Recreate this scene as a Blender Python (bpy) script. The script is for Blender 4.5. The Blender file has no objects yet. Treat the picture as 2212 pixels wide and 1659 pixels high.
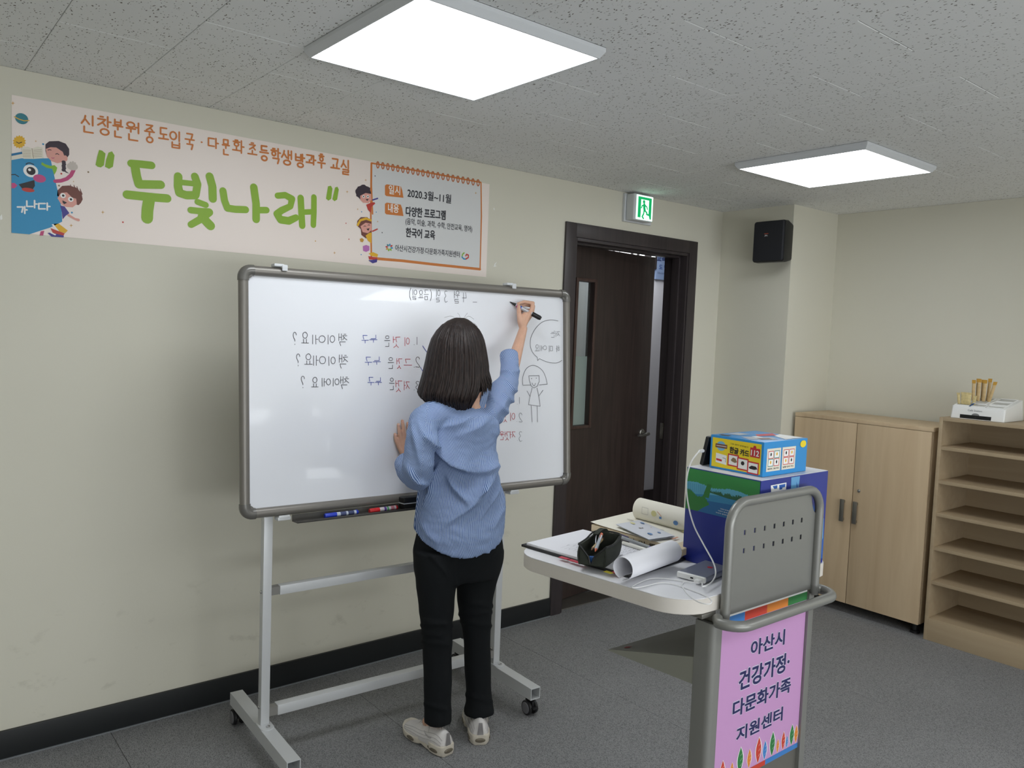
import bpy, bmesh, math, random
import numpy as np
from mathutils import Vector as V, Matrix, noise as mnoise
random.seed(7)
SC = bpy.context.scene
COL = SC.collection
PI = math.pi

# ------------------------------------------------------------------ camera
F_PX, YAW, PITCH, ROLL = 1719.98, 0.683582, -0.0666274, 0.0383412   # focal length in pixels of a 2212 wide frame
CAMLOC = V((0, 0, 1.542))
_fw = V((math.sin(YAW)*math.cos(PITCH), math.cos(YAW)*math.cos(PITCH), math.sin(PITCH)))
_r = V((math.cos(YAW), -math.sin(YAW), 0))
_u = _r.cross(_fw)
CR = math.cos(ROLL)*_r + math.sin(ROLL)*_u
CU = -math.sin(ROLL)*_r + math.cos(ROLL)*_u
CF = _fw
cam_data = bpy.data.cameras.new('camera')
cam_data.sensor_width = 36.0
cam_data.lens = F_PX/2212*36
cam_data.clip_start = 0.02
cam = bpy.data.objects.new('camera', cam_data)
cam.matrix_world = Matrix(((CR.x, CU.x, -CF.x, CAMLOC.x), (CR.y, CU.y, -CF.y, CAMLOC.y), (CR.z, CU.z, -CF.z, CAMLOC.z), (0, 0, 0, 1)))
COL.objects.link(cam)
SC.camera = cam

# ------------------------------------------------------------------ world, lights, exposure
w = bpy.data.worlds.new('world'); SC.world = w; w.use_nodes = True
w.node_tree.nodes['Background'].inputs[0].default_value = (0.75, 0.8, 0.9, 1)
w.node_tree.nodes['Background'].inputs[1].default_value = 0.05
SC.view_settings.view_transform = 'Standard'
SC.view_settings.look = 'None'
SC.view_settings.gamma = 1.0
SC.view_settings.use_curve_mapping = False
SC.view_settings.exposure = 0.42
PANEL_EMIT = 6.5
def area(name, loc, size, power, color=(0.93, 0.97, 1.0), rot=(0, 0, 0), spread=PI):
    l = bpy.data.lights.new(name, 'AREA'); l.shape = 'SQUARE'; l.size = size; l.energy = power; l.color = color; l.spread = spread
    o = bpy.data.objects.new(name, l); o.location = loc; o.rotation_euler = rot; COL.objects.link(o); return o
# the room's other ceiling panels, behind and beside the camera
for x, y, e_ in ((1.31, -0.9, 8.0), (3.38, -0.9, 12.0), (-0.8, -0.9, 3.5), (-0.8, 1.94, 1.5)):
    area('ceiling_panel_light', (x, y, 2.30), 0.6, e_)
# added fill light behind the camera, tilted up to brighten the ceiling
l = area('rear_fill_light', (1.0, -3.2, 1.15), 1, 110, (0.92, 0.96, 1.0), (PI/2+math.radians(38), 0, 0)); l.data.shape = 'RECTANGLE'; l.data.size = 5.0; l.data.size_y = 1.3
# corridor behind the door
area('corridor_light', (4.6, 4.0, 2.28), 0.5, 5.0)

# ------------------------------------------------------------------ helpers
def ray(x, y): return CR*((x-1106)/F_PX) - CU*((y-829.5)/F_PX) + CF
def at(x, y, ax, val):                     # the point of the plane (axis ax = val) seen at pixel x, y
    d = ray(x, y); return CAMLOC + d*((val-CAMLOC[ax])/d[ax])
def pix(p):
    q = V(p)-CAMLOC; k = q.dot(CF); return 1106+F_PX*q.dot(CR)/k, 829.5-F_PX*q.dot(CU)/k
def srgb(*c):
    return tuple(((v/255)/12.92 if v/255 <= .04045 else ((v/255+.055)/1.055)**2.4) for v in c)

def mat(name, col, rough=.6, metal=0., spec=.5, bump=None, vary=None, coat=0., emit=None, alpha=None, trans=0.):
    """col sRGB 0-255; bump=(scale,strength,distance); vary=(scale, amount, stretch xyz)"""
    m = bpy.data.materials.new(name); m.use_nodes = True; nt = m.node_tree; b = nt.nodes['Principled BSDF']
    c = srgb(*col); b.inputs['Base Color'].default_value = (*c, 1)
    b.inputs['Roughness'].default_value = rough; b.inputs['Metallic'].default_value = metal
    b.inputs['Specular IOR Level'].default_value = spec
    b.inputs['Coat Weight'].default_value = coat
    b.inputs['Transmission Weight'].default_value = trans
    if emit:
        b.inputs['Emission Color'].default_value = (*c, 1); b.inputs['Emission Strength'].default_value = emit
    tc = None
    if bump or vary: tc = nt.nodes.new('ShaderNodeTexCoord')
    if vary:
        mp = nt.nodes.new('ShaderNodeMapping'); mp.inputs['Scale'].default_value = vary[2] if len(vary) > 2 else (1, 1, 1)
        nt.links.new(tc.outputs['Object'], mp.inputs[0])
        n = nt.nodes.new('ShaderNodeTexNoise'); n.inputs['Scale'].default_value = vary[0]; n.inputs['Detail'].default_value = 5
        nt.links.new(mp.outputs[0], n.inputs['Vector'])
        r = nt.nodes.new('ShaderNodeValToRGB'); a = vary[1]
        r.color_ramp.elements[0].position = .3; r.color_ramp.elements[1].position = .7
        r.color_ramp.elements[0].color = (*[v*(1-a) for v in c], 1); r.color_ramp.elements[1].color = (*[min(1, v*(1+a)) for v in c], 1)
        nt.links.new(n.outputs['Fac'], r.inputs[0]); nt.links.new(r.outputs[0], b.inputs['Base Color'])
    if bump:
        n = nt.nodes.new('ShaderNodeTexNoise'); n.inputs['Scale'].default_value = bump[0]; n.inputs['Detail'].default_value = 4
        nt.links.new(tc.outputs['Object'], n.inputs['Vector'])
        bp = nt.nodes.new('ShaderNodeBump'); bp.inputs['Strength'].default_value = bump[1]; bp.inputs['Distance'].default_value = bump[2]
        nt.links.new(n.outputs['Fac'], bp.inputs['Height']); nt.links.new(bp.outputs[0], b.inputs['Normal'])
    return m

class MB:
    """collects shapes in world coordinates, builds them as ONE mesh object"""
    def __init__(s): s.v = []; s.f = []; s.mi = []; s.cur = 0
    def add(s, vs, fs):
        n = len(s.v); s.v += [V(p) for p in vs]; s.f += [tuple(i+n for i in f) for f in fs]; s.mi += [s.cur]*len(fs); return s
    def box(s, a, b):
        x0, y0, z0 = [min(a[i], b[i]) for i in range(3)]; x1, y1, z1 = [max(a[i], b[i]) for i in range(3)]
        return s.add([(x0,y0,z0),(x1,y0,z0),(x1,y1,z0),(x0,y1,z0),(x0,y0,z1),(x1,y0,z1),(x1,y1,z1),(x0,y1,z1)],
              [(0,3,2,1),(4,5,6,7),(0,1,5,4),(1,2,6,5),(2,3,7,6),(3,0,4,7)])
    def obox(s, c, size, M=None):
        """oriented box: centre, size, 3x3 matrix"""
        M = M or Matrix.Identity(3); h = V(size)/2; c = V(c)
        vs = [c + M @ V((sx*h.x, sy*h.y, sz*h.z)) for sz in (-1, 1) for sx, sy in ((-1,-1),(1,-1),(1,1),(-1,1))]
        return s.add(vs, [(0,3,2,1),(4,5,6,7),(0,1,5,4),(1,2,6,5),(2,3,7,6),(3,0,4,7)])
    def tube(s, path, r, n=10, cap=True, closed=False):
        path = [V(p) for p in path]; m = len(path); rs = r if hasattr(r, '__len__') else [r]*m
        t0 = (path[1]-path[0]).normalized(); up = V((0,0,1)) if abs(t0.z) < .9 else V((1,0,0))
        a = t0.cross(up).normalized(); vs = []; fs = []
        for i, p in enumerate(path):
            if closed: t = (path[(i+1) % m]-path[i-1]).normalized()
            elif i == 0: t = t0
            elif i == m-1: t = (path[-1]-path[-2]).normalized()
            else: t = ((path[i+1]-p).normalized()+(p-path[i-1]).normalized()).normalized()
            a = (a - t*a.dot(t)).normalized(); bb = t.cross(a)
            for k in range(n):
                an = 2*PI*k/n; vs.append(p+(a*math.cos(an)+bb*math.sin(an))*rs[i])
        L = m if closed else m-1
        for i in range(L):
            j = (i+1) % m
            for k in range(n): k2 = (k+1) % n; fs.append((i*n+k, i*n+k2, j*n+k2, j*n+k))
        if cap and not closed:
            fs.append(tuple(range(n-1, -1, -1))); fs.append(tuple(range((m-1)*n, m*n)))
        return s.add(vs, fs)
    def loft(s, rings, cap=True):
        n = len(rings[0]); vs = [p for r in rings for p in r]; fs = []
        for i in range(len(rings)-1):
            for k in range(n): k2 = (k+1) % n; fs.append((i*n+k, i*n+k2, (i+1)*n+k2, (i+1)*n+k))
        if cap: fs.append(tuple(range(n-1, -1, -1))); fs.append(tuple(range((len(rings)-1)*n, len(rings)*n)))
        return s.add(vs, fs)
    def prism(s, pts, d):
        """polygon pts (list of 3D points) extruded by vector d"""
        n = len(pts); pts = [V(p) for p in pts]; d = V(d)
        return s.add(pts+[p+d for p in pts], [tuple(range(n-1, -1, -1)), tuple(range(n, 2*n))]+[(i, (i+1) % n, (i+1) % n+n, i+n) for i in range(n)])
    def ball(s, c, r, nu=14, nv=9, M=None):
        r = V(r) if hasattr(r, '__len__') else V((r, r, r)); c = V(c); M = M or Matrix.Identity(3)
        vs = [c+M @ V((0, 0, r.z))]; fs = []
        for i in range(1, nv):
            th = PI*i/nv
            for k in range(nu):
                ph = 2*PI*k/nu; vs.append(c+M @ V((r.x*math.sin(th)*math.cos(ph), r.y*math.sin(th)*math.sin(ph), r.z*math.cos(th))))
        vs.append(c-M @ V((0, 0, r.z))); e = len(vs)-1
        for k in range(nu): fs.append((0, 1+k, 1+(k+1) % nu)); fs.append((e, 1+(nv-2)*nu+(k+1) % nu, 1+(nv-2)*nu+k))
        for i in range(nv-2):
            for k in range(nu): a = 1+i*nu+k; b = 1+i*nu+(k+1) % nu; fs.append((a, a+nu, b+nu, b))
        return s.add(vs, fs)
    def mesh(s, name, off=V((0, 0, 0)), bevel=0, seg=2, smooth=35, fixn=True, ang=30):
        me = bpy.data.meshes.new(name); me.from_pydata([tuple(p-off) for p in s.v], [], s.f)
        for i, pl in enumerate(me.polygons): pl.material_index = s.mi[i]
        bm = bmesh.new(); bm.from_mesh(me)
        if fixn: bmesh.ops.recalc_face_normals(bm, faces=bm.faces)
        if bevel:
            es = [e for e in bm.edges if len(e.link_faces) == 2 and e.calc_face_angle(0) > math.radians(ang)]
            bmesh.ops.bevel(bm, geom=es, offset=bevel, offset_type='OFFSET', segments=seg, profile=.6, affect='EDGES', clamp_overlap=True)
        if smooth is not None:
            lim = math.radians(smooth)
            for f in bm.faces: f.smooth = True
            for e in bm.edges: e.smooth = len(e.link_faces) == 2 and e.calc_face_angle(0) < lim
        bm.to_mesh(me); bm.free(); return me

def wloc(o):
    p = V((0, 0, 0))
    while o: p += o.location; o = o.parent
    return p
def link(name, me, m, parent=None, loc=None):
    o = bpy.data.objects.new(name, me); COL.objects.link(o)
    for q in (m if isinstance(m, (list, tuple)) else [m]):
        if q: me.materials.append(q)
    if parent: o.parent = parent
    if loc is not None: o.location = loc
    return o
def obj(name, mb, m, parent=None, bevel=0, seg=2, smooth=35, loc=None, fixn=True, ang=30, **pr):
    off = wloc(parent) if parent else V(loc) if loc is not None else V((0, 0, 0))
    me = mb if isinstance(mb, bpy.types.Mesh) else mb.mesh(name, off, bevel, seg, smooth, fixn, ang)
    o = link(name, me, m, parent, None if parent else off)
    for k, v in pr.items(): o[k] = v
    return o
def tag(o, label, cat, group=None):
    o['label'] = label; o['category'] = cat
    if group: o['group'] = group
    return o
def thing(name, label, cat, loc=(0, 0, 0), group=None):
    o = bpy.data.objects.new(name, None); COL.objects.link(o); o.location = loc; o.empty_display_size = .05
    return tag(o, label, cat, group)
def struct(name, mb, m, bevel=0, parent=None, smooth=35, **k):
    o = obj(name, mb, m, parent, bevel, smooth=smooth, **k)
    o['kind'] = 'structure'; return o
def rotz(a): return Matrix.Rotation(a, 3, 'Z')
def arc(c, r, a0, a1, n, u=V((1,0,0)), v=V((0,1,0))):
    return [V(c)+u*(r*math.cos(a0+(a1-a0)*i/n))+v*(r*math.sin(a0+(a1-a0)*i/n)) for i in range(n+1)]
def catmull(pts, k=6):
    pts = [V(p) for p in pts]; out = []
    for i in range(len(pts)-1):
        p0 = pts[max(i-1, 0)]; p1 = pts[i]; p2 = pts[i+1]; p3 = pts[min(i+2, len(pts)-1)]
        for j in range(k):
            t = j/k; out.append(.5*((2*p1)+(p2-p0)*t+(2*p0-5*p1+4*p2-p3)*t*t+(3*p1-p0-3*p2+p3)*t**3))
    return out+[pts[-1]]

# ---- flat print: a plane with its own two axes; shapes lie a hair above it
class Plane:
    def __init__(s, O, U, W, N): s.O = V(O); s.U = V(U).normalized(); s.W = V(W).normalized(); s.N = V(N).normalized(); s.k = 0
    def px(s, x, y):                       # pixel -> plane coordinates
        d = ray(x, y); t = (s.O-CAMLOC).dot(s.N)/d.dot(s.N); q = CAMLOC+d*t-s.O; return V((q.dot(s.U), q.dot(s.W)))
    def w(s, a, b, h=.0006): return s.O+s.U*a+s.W*b+s.N*h
_LIFT = [0]
class Ink:
    """flat marks on a plane, one mesh"""
    def __init__(s, pl, h=.0006): s.pl = pl; s.h = h; s.mb = MB(); s.t = 0
    def poly(s, pts, h=None):
        s.t += 1; hh = (s.h if h is None else h)+s.t*4e-7
        vs = [s.pl.w(p[0], p[1], hh) for p in pts]; s.mb.add(vs, [tuple(range(len(vs)))]); return s
    def ell(s, c, rx, ry=None, n=20, rot=0):
        ry = rx if ry is None else ry
        return s.poly([(c[0]+rx*math.cos(a)*math.cos(rot)-ry*math.sin(a)*math.sin(rot), c[1]+rx*math.cos(a)*math.sin(rot)+ry*math.sin(a)*math.cos(rot)) for a in [2*PI*i/n for i in range(n)]])
    def stroke(s, pts, wd, n=8):
        pts = [V((p[0], p[1])) for p in pts]
        ws = wd if hasattr(wd, '__len__') else [wd]*len(pts)
        for i in range(len(pts)-1):
            a, b = pts[i], pts[i+1]; d = b-a
            if d.length < 1e-7: continue
            d.normalize(); q = V((-d.y, d.x))
            s.poly([a+q*ws[i]/2, b+q*ws[i+1]/2, b-q*ws[i+1]/2, a-q*ws[i]/2])
        for p, x in zip(pts, ws): s.ell(p, x/2, n=n)
        return s
    def build(s, name, m, parent, **pr):
        # make every face look along the plane normal
        mb = s.mb; fs = []
        for f in mb.f:
            nn = V((0, 0, 0)); c = mb.v[f[0]]
            for i in range(1, len(f)-1): nn += (mb.v[f[i]]-c).cross(mb.v[f[i+1]]-c)
            fs.append(f if nn.dot(s.pl.N) > 0 else tuple(reversed(f)))
        mb.f = fs
        return obj(name, mb, m, parent, smooth=None, fixn=False, **pr)

def circ(n=12, cx=.5, cy=.5, rx=.5, ry=.5): return [(cx+rx*math.sin(2*PI*i/n), cy-ry*math.cos(2*PI*i/n)) for i in range(n+1)]
JA = {'ㄱ': [[(0,0),(1,0),(.92,.5),(.8,1)]], 'ㄴ': [[(0,0),(0,1),(1,1)]], 'ㄷ': [[(1,0),(0,0),(0,1),(1,1)]], 'ㄹ': [[(0,0),(1,0),(1,.5),(0,.5),(0,1),(1,1)]],
 'ㅁ': [[(0,0),(1,0),(1,1),(0,1),(0,0)]], 'ㅂ': [[(0,0),(0,1),(1,1),(1,0)],[(0,.5),(1,.5)]], 'ㅅ': [[(.5,0),(.4,.45),(0,1)],[(.45,.4),(1,1)]],
 'ㅇ': [circ()], 'ㅈ': [[(0,0),(1,0),(.6,.55),(0,1)],[(.6,.5),(1,1)]], 'ㅊ': [[(.3,0),(.7,0)],[(0,.28),(1,.28),(.6,.65),(0,1)],[(.6,.6),(1,1)]],
 'ㅋ': [[(0,0),(1,0),(.8,1)],[(0,.45),(.9,.45)]], 'ㅌ': [[(1,0),(0,0),(0,1),(1,1)],[(0,.5),(1,.5)]], 'ㅍ': [[(0,0),(1,0)],[(.3,0),(.3,1)],[(.7,0),(.7,1)],[(0,1),(1,1)]],
 'ㅎ': [[(.3,0),(.7,0)],[(0,.26),(1,.26)],circ(12,.5,.7,.34,.3)], 'ㄲ': [[(0,0),(.45,0),(.4,1)],[(.55,0),(1,0),(.95,1)]]}
MV = {'ㅏ': [[(.3,0),(.3,1)],[(.3,.48),(1,.48)]], 'ㅑ': [[(.3,0),(.3,1)],[(.3,.35),(1,.35)],[(.3,.6),(1,.6)]], 'ㅓ': [[(.75,0),(.75,1)],[(0,.45),(.75,.45)]], 'ㅕ': [[(.75,0),(.75,1)],[(0,.33),(.75,.33)],[(0,.6),(.75,.6)]],
 'ㅣ': [[(.5,0),(.5,1)]], 'ㅐ': [[(.15,0),(.15,1)],[(.85,0),(.85,1)],[(.15,.5),(.85,.5)]], 'ㅔ': [[(0,.45),(.4,.45)],[(.4,0),(.4,1)],[(.95,0),(.95,1)]], 'ㅖ': [[(0,.35),(.4,.35)],[(0,.6),(.4,.6)],[(.4,0),(.4,1)],[(.95,0),(.95,1)]]}
MH = {'ㅗ': [[(0,1),(1,1)],[(.5,.1),(.5,1)]], 'ㅜ': [[(0,0),(1,0)],[(.5,0),(.5,1)]], 'ㅡ': [[(0,.5),(1,.5)]], 'ㅛ': [[(0,1),(1,1)],[(.3,.1),(.3,1)],[(.7,.1),(.7,1)]], 'ㅠ': [[(0,0),(1,0)],[(.3,0),(.3,1)],[(.7,0),(.7,1)]]}
MC = {'ㅘ': ('ㅗ','ㅏ'), 'ㅝ': ('ㅜ','ㅓ'), 'ㅚ': ('ㅗ','ㅣ'), 'ㅟ': ('ㅜ','ㅣ')}
CHO = 'ㄱㄲㄴㄷㄸㄹㅁㅂㅃㅅㅆㅇㅈㅉㅊㅋㅌㅍㅎ'; JUNG = 'ㅏㅐㅑㅒㅓㅔㅕㅖㅗㅘㅙㅚㅛㅜㅝㅞㅟㅠㅡㅢㅣ'
JONG = ' ㄱㄲㄳㄴㄵㄶㄷㄹㄺㄻㄼㄽㄾㄿㅀㅁㅂㅄㅅㅆㅇㅈㅊㅋㅌㅍㅎ'
def put(st, x0, y0, x1, y1): return [[(x0+(x1-x0)*a, y0+(y1-y0)*b) for a, b in s] for s in st]
OTHER = {'1': [[(.5,0),(.5,1)]], '2': [[(.1,.2),(.3,.02),(.7,.02),(.9,.25),(.7,.55),(.05,1),(.95,1)]], '3': [[(.15,.05),(.6,0),(.85,.2),(.5,.45),(.9,.7),(.6,1),(.1,.93)]],
 '4': [[(.25,0),(.1,.55),(.9,.55)],[(.65,0),(.65,1)]], '?': [[(.1,.2),(.3,0),(.7,0),(.9,.2),(.75,.42),(.5,.6),(.5,.72)],[(.5,.95),(.5,1)]], '.': [[(.4,.97),(.5,1)]], '-': [[(0,.5),(1,.5)]],
 '(': [[(.9,0),(.4,.3),(.4,.7),(.9,1)]], ')': [[(.1,0),(.6,.3),(.6,.7),(.1,1)]], '·': [[(.45,.5),(.55,.5)]], 'ㅅ': [[(.5,.2),(.4,.6),(0,1)]], 'ㄱ': JA['ㄱ']}
def glyph(c):
    """strokes of one hand-drawn character in a unit box, y down"""
    if c in OTHER: return OTHER[c]
    k = ord(c)-0xAC00; ci, ju, jo = CHO[k//588], JUNG[(k % 588)//28], JONG[k % 28]
    fin = jo != ' '; B = .58 if fin else 1.0; out = []
    if ju in MV:
        wv = .42 if ju in 'ㅐㅔㅖ' else .34
        out += put(JA[ci], 0, .06*B, .92-wv, B*(.82 if not fin else .88)); out += put(MV[ju], 1-wv, 0, 1, B*(1.0 if not fin else .98))
    elif ju in MH:
        out += put(JA[ci], .18, 0, .82, B*.5)
        out += put(MH[ju], 0, B*(.55 if ju not in 'ㅜㅠ' else .64), 1, B*(.86 if ju in 'ㅗㅛ' else 1.0))
    else:
        h, v = MC[ju]; out += put(JA[ci], .05, 0, .62, B*.48)
        out += put(MH[h], 0, B*(.5 if h == 'ㅗ' else .62), .68, B*(.82 if h == 'ㅗ' else .95)); out += put(MV[v], .68, 0, 1, B)
    if fin: out += put(JA[jo], .2, .68, .85, 1.0)
    return out
def write(ink, c, x0, y0, x1, y1, wd, mirror=False, rot=0., jit=.0):
    """character c inside the pixel box, drawn on ink's plane; wd in metres; rot = slope of the text line in the picture"""
    pl = ink.pl; cx, cy = (x0+x1)/2, (y0+y1)/2
    for st in glyph(c):
        pts = []
        for a, b in st:
            if mirror: a = 1-a
            a += random.uniform(-jit, jit); b += random.uniform(-jit, jit)
            X = x0+(x1-x0)*a; Y = y0+(y1-y0)*b+rot*(X-cx); pts.append(pl.px(X, Y))
        if c in '23?' and len(pts) > 4: pts = [V((q.x, q.y)) for q in catmull([V((q[0], q[1], 0)) for q in pts], 4)]
        ink.stroke(pts, wd)
def type_text(pl, s, p0, p1, h, name, m, parent, bold=0., hgt=.0008, vs=None, mirror=False):
    """printed text from plane point p0 (start of baseline) to p1 (end); h = letter height in metres"""
    cu = bpy.data.curves.new(name, 'FONT'); cu.body = s; cu.fill_mode = 'FRONT'; cu.resolution_u = 3
    to = bpy.data.objects.new(name, cu); COL.objects.link(to)
    dg = bpy.context.evaluated_depsgraph_get(); me = bpy.data.meshes.new_from_object(to.evaluated_get(dg))
    COL.objects.unlink(to); bpy.data.objects.remove(to)
    xs = [v.co.x for v in me.vertices]; ys = [v.co.y for v in me.vertices]
    if not xs: return None
    x0, x1, y0, y1 = min(xs), max(xs), min(ys), max(ys)
    p0 = V(p0); p1 = V(p1); d = p1-p0; off = wloc(parent)
    q = V((-d.y, d.x)).normalized()*(1 if d.x > 0 else -1)
    if vs: q = V(vs).normalized()
    r = bold*h*.95; offs = [(0, 0)]+([(r*math.cos(k*PI/4), r*math.sin(k*PI/4)) for k in range(8)] if bold else [])
    vs_, fs_ = [], []; nv = len(me.vertices); base = []
    for v in me.vertices:
        a = (v.co.x-x0)/(x1-x0); b = (v.co.y-y0)/(y1-y0)*h; base.append(p0+d*a+q*b)
    polys = [tuple(f.vertices) for f in me.polygons]
    for k, (ox, oy) in enumerate(offs):                     # heavier weight: the outline laid down again around itself
        vs_ += [tuple(pl.w(p.x+ox, p.y+oy, hgt+k*6e-7)-off) for p in base]; fs_ += [tuple(i+k*nv for i in f) for f in polys]
    bpy.data.meshes.remove(me); me = bpy.data.meshes.new(name); me.from_pydata(vs_, [], fs_); me.update()
    if me.polygons and me.polygons[0].normal.dot(pl.N) < 0: me.flip_normals()
    me.materials.clear()
    return link(name, me, m, parent)
# ------------------------------------------------------------------ materials
def nodes_mat(name, build):
    m = bpy.data.materials.new(name); m.use_nodes = True; build(m.node_tree, m.node_tree.nodes['Principled BSDF']); return m
def wall_nodes(nt, b):
    L = nt.links; tc = nt.nodes.new('ShaderNodeTexCoord'); g = nt.nodes.new('ShaderNodeNewGeometry')
    n = nt.nodes.new('ShaderNodeTexNoise'); n.inputs['Scale'].default_value = 1.3; n.inputs['Detail'].default_value = 3
    L.new(tc.outputs['Object'], n.inputs['Vector'])
    base = nt.nodes.new('ShaderNodeMix'); base.data_type = 'RGBA'
    base.inputs[6].default_value = (*srgb(211, 208, 193), 1); base.inputs[7].default_value = (*srgb(218, 215, 201), 1)
    L.new(n.outputs['Fac'], base.inputs[0])
    # scuffs: small dark marks, kept below about 60 cm
    mp = nt.nodes.new('ShaderNodeMapping'); mp.inputs['Scale'].default_value = (1.0, 1.0, 1.7); mp.inputs['Rotation'].default_value = (0, .5, 0)
    L.new(tc.outputs['Object'], mp.inputs[0])
    s = nt.nodes.new('ShaderNodeTexNoise'); s.inputs['Scale'].default_value = 9; s.inputs['Detail'].default_value = 6; s.inputs['Roughness'].default_value = .65
    L.new(mp.outputs[0], s.inputs['Vector'])
    r = nt.nodes.new('ShaderNodeMapRange'); r.inputs[1].default_value = .60; r.inputs[2].default_value = .78; r.inputs[3].default_value = 0; r.inputs[4].default_value = .30
    L.new(s.outputs['Fac'], r.inputs[0])
    sx = nt.nodes.new('ShaderNodeSeparateXYZ'); L.new(g.outputs['Position'], sx.inputs[0])
    h = nt.nodes.new('ShaderNodeMapRange'); h.inputs[1].default_value = .25; h.inputs[2].default_value = .75; h.inputs[3].default_value = 1; h.inputs[4].default_value = 0
    L.new(sx.outputs['Z'], h.inputs[0])
    mu = nt.nodes.new('ShaderNodeMath'); mu.operation = 'MULTIPLY'; L.new(r.outputs[0], mu.inputs[0]); L.new(h.outputs[0], mu.inputs[1])
    mx = nt.nodes.new('ShaderNodeMix'); mx.data_type = 'RGBA'; mx.inputs[7].default_value = (*srgb(120, 114, 98), 1)
    L.new(mu.outputs[0], mx.inputs[0]); L.new(base.outputs[2], mx.inputs[6]); L.new(mx.outputs[2], b.inputs['Base Color'])
    b.inputs['Roughness'].default_value = .75; b.inputs['Specular IOR Level'].default_value = .25
    bp = nt.nodes.new('ShaderNodeBump'); bp.inputs['Strength'].default_value = .12; bp.inputs['Distance'].default_value = .001
    n2 = nt.nodes.new('ShaderNodeTexNoise'); n2.inputs['Scale'].default_value = 180; L.new(tc.outputs['Object'], n2.inputs['Vector'])
    L.new(n2.outputs['Fac'], bp.inputs['Height']); L.new(bp.outputs[0], b.inputs['Normal'])
M_WALL = nodes_mat('wall_paint', wall_nodes)
def tile_nodes(nt, b):
    L = nt.links; tc = nt.nodes.new('ShaderNodeTexCoord'); oi = nt.nodes.new('ShaderNodeObjectInfo')
    ad = nt.nodes.new('ShaderNodeVectorMath'); ad.operation = 'ADD'
    sc = nt.nodes.new('ShaderNodeMath'); sc.operation = 'MULTIPLY'; sc.inputs[1].default_value = 37.0
    L.new(oi.outputs['Random'], sc.inputs[0]); L.new(tc.outputs['Object'], ad.inputs[0]); L.new(sc.outputs[0], ad.inputs[1])
    # fissures: warped, stretched along x
    wn = nt.nodes.new('ShaderNodeTexNoise'); wn.inputs['Scale'].default_value = 70; L.new(ad.outputs[0], wn.inputs['Vector'])
    wm = nt.nodes.new('ShaderNodeMix'); wm.data_type = 'VECTOR'; wm.inputs[0].default_value = .014
    L.new(ad.outputs[0], wm.inputs[4]); L.new(wn.outputs['Color'], wm.inputs[5])
    mp = nt.nodes.new('ShaderNodeMapping'); mp.inputs['Scale'].default_value = (1.0, .42, 1); L.new(wm.outputs[1], mp.inputs[0])
    vo = nt.nodes.new('ShaderNodeTexVoronoi'); vo.inputs['Scale'].default_value = 150; vo.inputs['Randomness'].default_value = 1.0
    L.new(mp.outputs[0], vo.inputs['Vector'])
    n3 = nt.nodes.new('ShaderNodeTexNoise'); n3.inputs['Scale'].default_value = 60; L.new(ad.outputs[0], n3.inputs['Vector'])
    th = nt.nodes.new('ShaderNodeMapRange'); th.inputs[1].default_value = .35; th.inputs[2].default_value = .7; th.inputs[3].default_value = .12; th.inputs[4].default_value = .34
    L.new(n3.outputs['Fac'], th.inputs[0])
    lt = nt.nodes.new('ShaderNodeMath'); lt.operation = 'LESS_THAN'; L.new(vo.outputs['Distance'], lt.inputs[0]); L.new(th.outputs[0], lt.inputs[1])
    vr = nt.nodes.new('ShaderNodeMath'); vr.operation = 'GREATER_THAN'; vr.inputs[1].default_value = .34
    sp = nt.nodes.new('ShaderNodeSeparateColor'); L.new(vo.outputs['Color'], sp.inputs[0]); L.new(sp.outputs[0], vr.inputs[0])
    mu = nt.nodes.new('ShaderNodeMath'); mu.operation = 'MULTIPLY'; L.new(lt.outputs[0], mu.inputs[0]); L.new(vr.outputs[0], mu.inputs[1])
    mx = nt.nodes.new('ShaderNodeMix'); mx.data_type = 'RGBA'; mx.inputs[6].default_value = (*srgb(236, 237, 235), 1); mx.inputs[7].default_value = (*srgb(122, 118, 110), 1)
    L.new(mu.outputs[0], mx.inputs[0]); L.new(mx.outputs[2], b.inputs['Base Color'])
    bp = nt.nodes.new('ShaderNodeBump'); bp.invert = True; bp.inputs['Strength'].default_value = .8; bp.inputs['Distance'].default_value = .002
    L.new(mu.outputs[0], bp.inputs['Height']); L.new(bp.outputs[0], b.inputs['Normal']); b.inputs['Roughness'].default_value = .95; b.inputs['Specular IOR Level'].default_value = .1
M_TILE = nodes_mat('mineral_fibre_tile', tile_nodes)
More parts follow.
